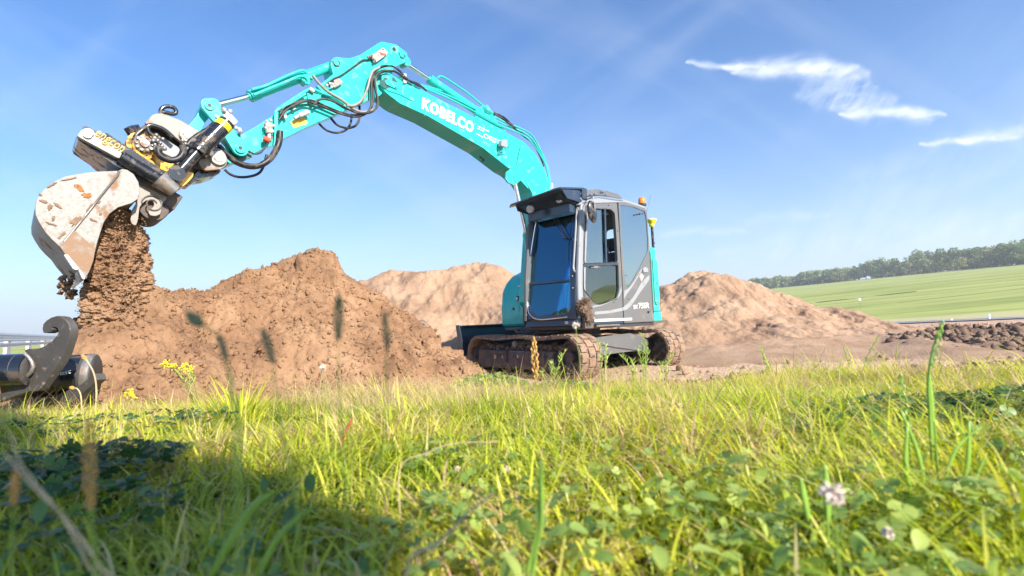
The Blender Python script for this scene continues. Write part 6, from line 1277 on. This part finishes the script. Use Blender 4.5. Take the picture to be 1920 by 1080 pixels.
stalk('shorter curved dry stalk left of the other one before the black tube', 'grass stalk', [(153, 780), (152, 745), (146, 730), (137, 727)], 3.1, .004, ((140, 729), (135, 727)), EARB, sm=DRY, hr=.006, group=GS)
stalk('blurred orange-brown seed head at the lower left', 'grass stalk', [(178, 1080), (172, 1000), (170, 950)], .34, .0008, ((170, 960), (166, 790)), EARB, hr=.0022, group=GS)
stalk('small blurred orange head at the left edge', 'grass stalk', [(20, 1080), (24, 980), (28, 950)], .38, .0007, ((26, 950), (28, 890)), EARB, hr=.0016, group=GS)
stalk('broad blurred blade arching at the bottom left of the middle', 'grass stalk', [(380, 1080), (395, 1065)], .55, .001, None, None, sm=STG, group=GS, leaf=[([(390, 1090), (440, 1000), (500, 930), (600, 920)], .007), ([(480, 1090), (520, 1010), (590, 950), (640, 960)], .005)])
stalk('pale blurred straws crossing at the lower left', 'grass stalk', [(215, 1150), (185, 1060), (120, 970), (60, 910), (10, 850)], .38, .0010, None, None, sm=DRY, group=GS)
stalk('long straw leaning left from the lower left corner', 'grass stalk', [(200, 1150), (165, 1060), (110, 960), (40, 870), (20, 810)], .42, .0008, None, None, sm=DRY, group=GS)
stalk('thick pale straw rising to the right at the bottom middle', 'grass stalk', [(760, 1080), (820, 1020), (880, 960), (925, 925)], .5, .0017, None, None, sm=DRY, group=GS)
stalk('thin arching straw over the middle of the grass', 'grass stalk', [(750, 880), (800, 850), (850, 832), (935, 828)], 1.0, .0012, None, None, sm=DRY, group=GS)
stalk('yellow-green blade standing in the bottom middle', 'grass stalk', [(1000, 1080), (1015, 980), (1014, 880)], .62, .0024, None, None, sm=STG, group=GS, leaf=[([(985, 1090), (1012, 980), (1014, 860)], .0045)])
for i, (x, y, D, lb) in enumerate(((1560, 925, .58, 'large blurred whitish flower at the lower right'), (858, 880, 1.25, 'small white clover flower left of the middle'), (1080, 610, 1.4, 'cream blurred flower in front of the machine frame'), (950, 880, 1.2, 'pinkish clover flower right of the white one'), (1275, 760, 2.0, 'white clover flower in the sunny grass'), (605, 690, 1.6, 'pale blurred flower before the brown heap'), (1665, 1000, .7, 'pink blurred flower at the bottom right'), (1385, 800, 1.8, 'small pink flower head in the sunny grass'))):
    r_ = stalk(lb, 'flower', [(x+8, y+80), (x+3, y+40), (x, y+6)], D, .001, None, None, name='clover_flower', group='clover flowers')
    c = PDv((x, y), D)-Vector(r_.location); s = (.010 if i == 0 else .006)*(1 if D < 1.3 else 1.3); rg = random.Random(i); pet = []
    for k in range(34):
        d = Vector((rg.gauss(0, 1), rg.gauss(0, 1), rg.gauss(.3, 1))).normalized(); pet.append(tube([c+d*s*.4, c+d*s, c+d*s*1.5], [s*.16, s*.26, s*.05], 5))
    obj('flower_head', join(*pet), PFL, r_, smooth=60)
def weed(label, base, tips, D, name='flowering_weed', fl=None, m=STM, group='weeds with slim pods along the verge', pods=True):
    lo = PDv(base, D); g = float(G(lo.x, lo.y)); lo.z = min(lo.z, g); r_ = thing(name, label, 'weed', lo, group); rg = random.Random(int(base[0])); st_, pd_ = [], []
    for t_ in tips:
        a, b_ = PDv(base, D), PDv(t_, D); mid = a.lerp(b_, .5)+V3(rg.uniform(-.01, .01), rg.uniform(-.04, .04), 0); path = spline([lo, mid, b_+V3(0, rg.uniform(-.05, .05), 0)], 6); st_.append(tube([p-lo for p in path], [.004*D/5.6]*len(path), 5))
        if pods:
            for k in range(16):
                q = path[int(4+k*(len(path)-5)/16)]-lo; an = rg.random()*6.28; d = Vector((math.cos(an)*.7, math.sin(an)*.7, .9)).normalized(); l = rg.uniform(.03, .075)*D/5.6; pd_.append(tube([q, q+d*l*.5+V3(0, 0, .004), q+d*l], [.0022*D/5.6, .0042*D/5.6, .0008], 5))
    obj('stem', join(*st_), m, r_, smooth=60)
    if pd_: obj('pods', join(*pd_), mat('yellow_green_pods', (.34, .45, .08), .5), r_, smooth=60)
    if fl:
        F_ = []
        for t_ in fl:
            c = PDv(t_, D)-lo
            for k in range(26): q = c+Vector((rg.gauss(0, .016), rg.gauss(0, .016), rg.gauss(0, .012)))*D/3.5; F_.append(ball(q, .0065*D/3.5, 5))
        obj('yellow_flowers', join(*F_), YFL, r_, smooth=60)
weed('slender green weed with pods at the inner side of the near track', (1030, 715), [(1060, 658), (1012, 700), (1050, 690), (1035, 680)], 5.6)
weed('green weed standing before the grey frame plate, the left one', (1130, 705), [(1122, 636), (1137, 645), (1143, 665), (1128, 668)], 5.7)
weed('tall green weed standing before the far drive wheel', (1208, 705), [(1207, 625), (1217, 652), (1196, 655), (1212, 640)], 5.7)
weed('thin leaning weed between the two tracks', (1195, 705), [(1162, 665), (1185, 675)], 5.6)
weed('thin weed before the right end of the tracks', (1245, 705), [(1262, 662), (1255, 680), (1235, 680)], 5.7)
weed('slim ears of grass before the sandy bank, the left group', (1450, 720), [(1425, 650), (1432, 660)], 5.0); weed('slim ears of grass before the sandy bank, the middle group', (1610, 720), [(1643, 628), (1583, 650), (1640, 660)], 4.6); weed('slim ears of grass before the sandy bank, the right one', (1670, 730), [(1682, 640)], 4.6, pods=False)
weed('leaning weed with yellow flowers in front of the brown heap', (374, 752), [(310, 684), (326, 694), (350, 694), (360, 700)], 3.6, fl=[(308, 681), (324, 688), (345, 688), (353, 694)], m=EARG)
weed('low weed with a small yellow flower cluster in front of the brown heap', (262, 772), [(243, 738), (252, 750)], 3.6, fl=[(243, 736), (247, 744)], pods=False)
# light coloured tuft on the left
def tuft(label, cx, cy, n, h0, h1, spread, tb, group='tufts of taller grass'):
    x = cx+RNG.normal(0, spread, n); y = cy+RNG.normal(0, spread, n); d = np.arctan2(y-cy, x-cx); V, Fq, k = blade_mesh(np.stack([x, y, G(x, y)-.005], -1), RNG.uniform(h0, h1, n), RNG.uniform(.004, .008, n), d, RNG.uniform(.15, .8, n), 5, RNG.uniform(.1, .5, n))
    return setp(bulk('grass_tuft', V, Fq, GRASS, 4, np.repeat(np.clip(tb+.1*RNG.normal(size=n), 0, 1), k)), label, 'grass tuft', group)
tuft('bright spiky tuft of grass at the edge of the shaded corner', -1.25, 2.35, 130, .12, .28, .06, .66)
tuft('tuft of taller grass at the foot of the brown heap', -1.15, 3.9, 120, .12, .30, .06, .66)
tuft('dry straw-coloured tuft before the middle of the brown heap', -.85, 3.4, 260, .12, .30, .14, .92)
tuft('tall bright tuft at the right side of the verge', 1.02, 1.18, 90, .10, .22, .05, .62)
tuft('broad-bladed tuft right of the middle by the bare earth', 2.3, 4.3, 160, .1, .26, .12, .6)
tuft('loose tuft at the far end of the verge on the right', 3.4, 4.9, 160, .1, .24, .15, .6)
# ------------------------------------------------------------------ tree added out of view behind the camera to cast the left foreground shade
SHT = thing('added_shadow_tree', 'unseen dense tree added behind the viewpoint to shade the left foreground', 'tree', (2.12, -4.11, .85))
rg = np.random.default_rng(3); nl = 11000
nl = 16000; C0 = np.array([(0, 0, 3.5, 1.1), (.6, .55, 2.9, .75), (-.6, -.55, 3.3, .95), (.25, .2, 4.2, .75), (-.55, -.45, 4.1, .7), (.1, .1, 2.6, .9), (-.9, -.8, 2.8, .8), (.55, .5, 2.1, .7), (-.2, -.2, 1.8, .9)]); k = rg.integers(0, 9, nl); d = rg.normal(size=(nl, 3)); d /= np.linalg.norm(d, axis=1)[:, None]
pp = C0[k, :3]+d*(C0[k, 3]*rg.uniform(.1, 1.02, nl))[:, None]
scatter('crown', LQ, LQF, pp, randrot(nl, rg), rg.uniform(.10, .2, (nl, 1))*np.ones((nl, 3)), LEAFT, rg.random(nl), parent=SHT); obj('trunk', tube([(0, 0, -.2), (.05, 0, 1.6), (0, 0, 3.6)], [.14, .11, .04], 10), BARK, SHT, smooth=50)

# ------------------------------------------------------------------ morning haze over the fields
hm = bpy.data.materials.new('haze_air'); hm.use_nodes = True; N, K = hm.node_tree.nodes, hm.node_tree.links; N.clear()
o = N.new('ShaderNodeOutputMaterial'); pv = N.new('ShaderNodeVolumePrincipled'); pv.inputs['Color'].default_value = (.93, .97, 1, 1); pv.inputs['Density'].default_value = .0006; pv.inputs['Anisotropy'].default_value = .2; K.new(pv.outputs[0], o.inputs['Volume'])
hz_ = obj('haze', box((0, 700, -2), (3200, 1700, 200)), hm); setp(hz_, 'thin bluish morning haze over the fields', 'haze', kind='stuff')
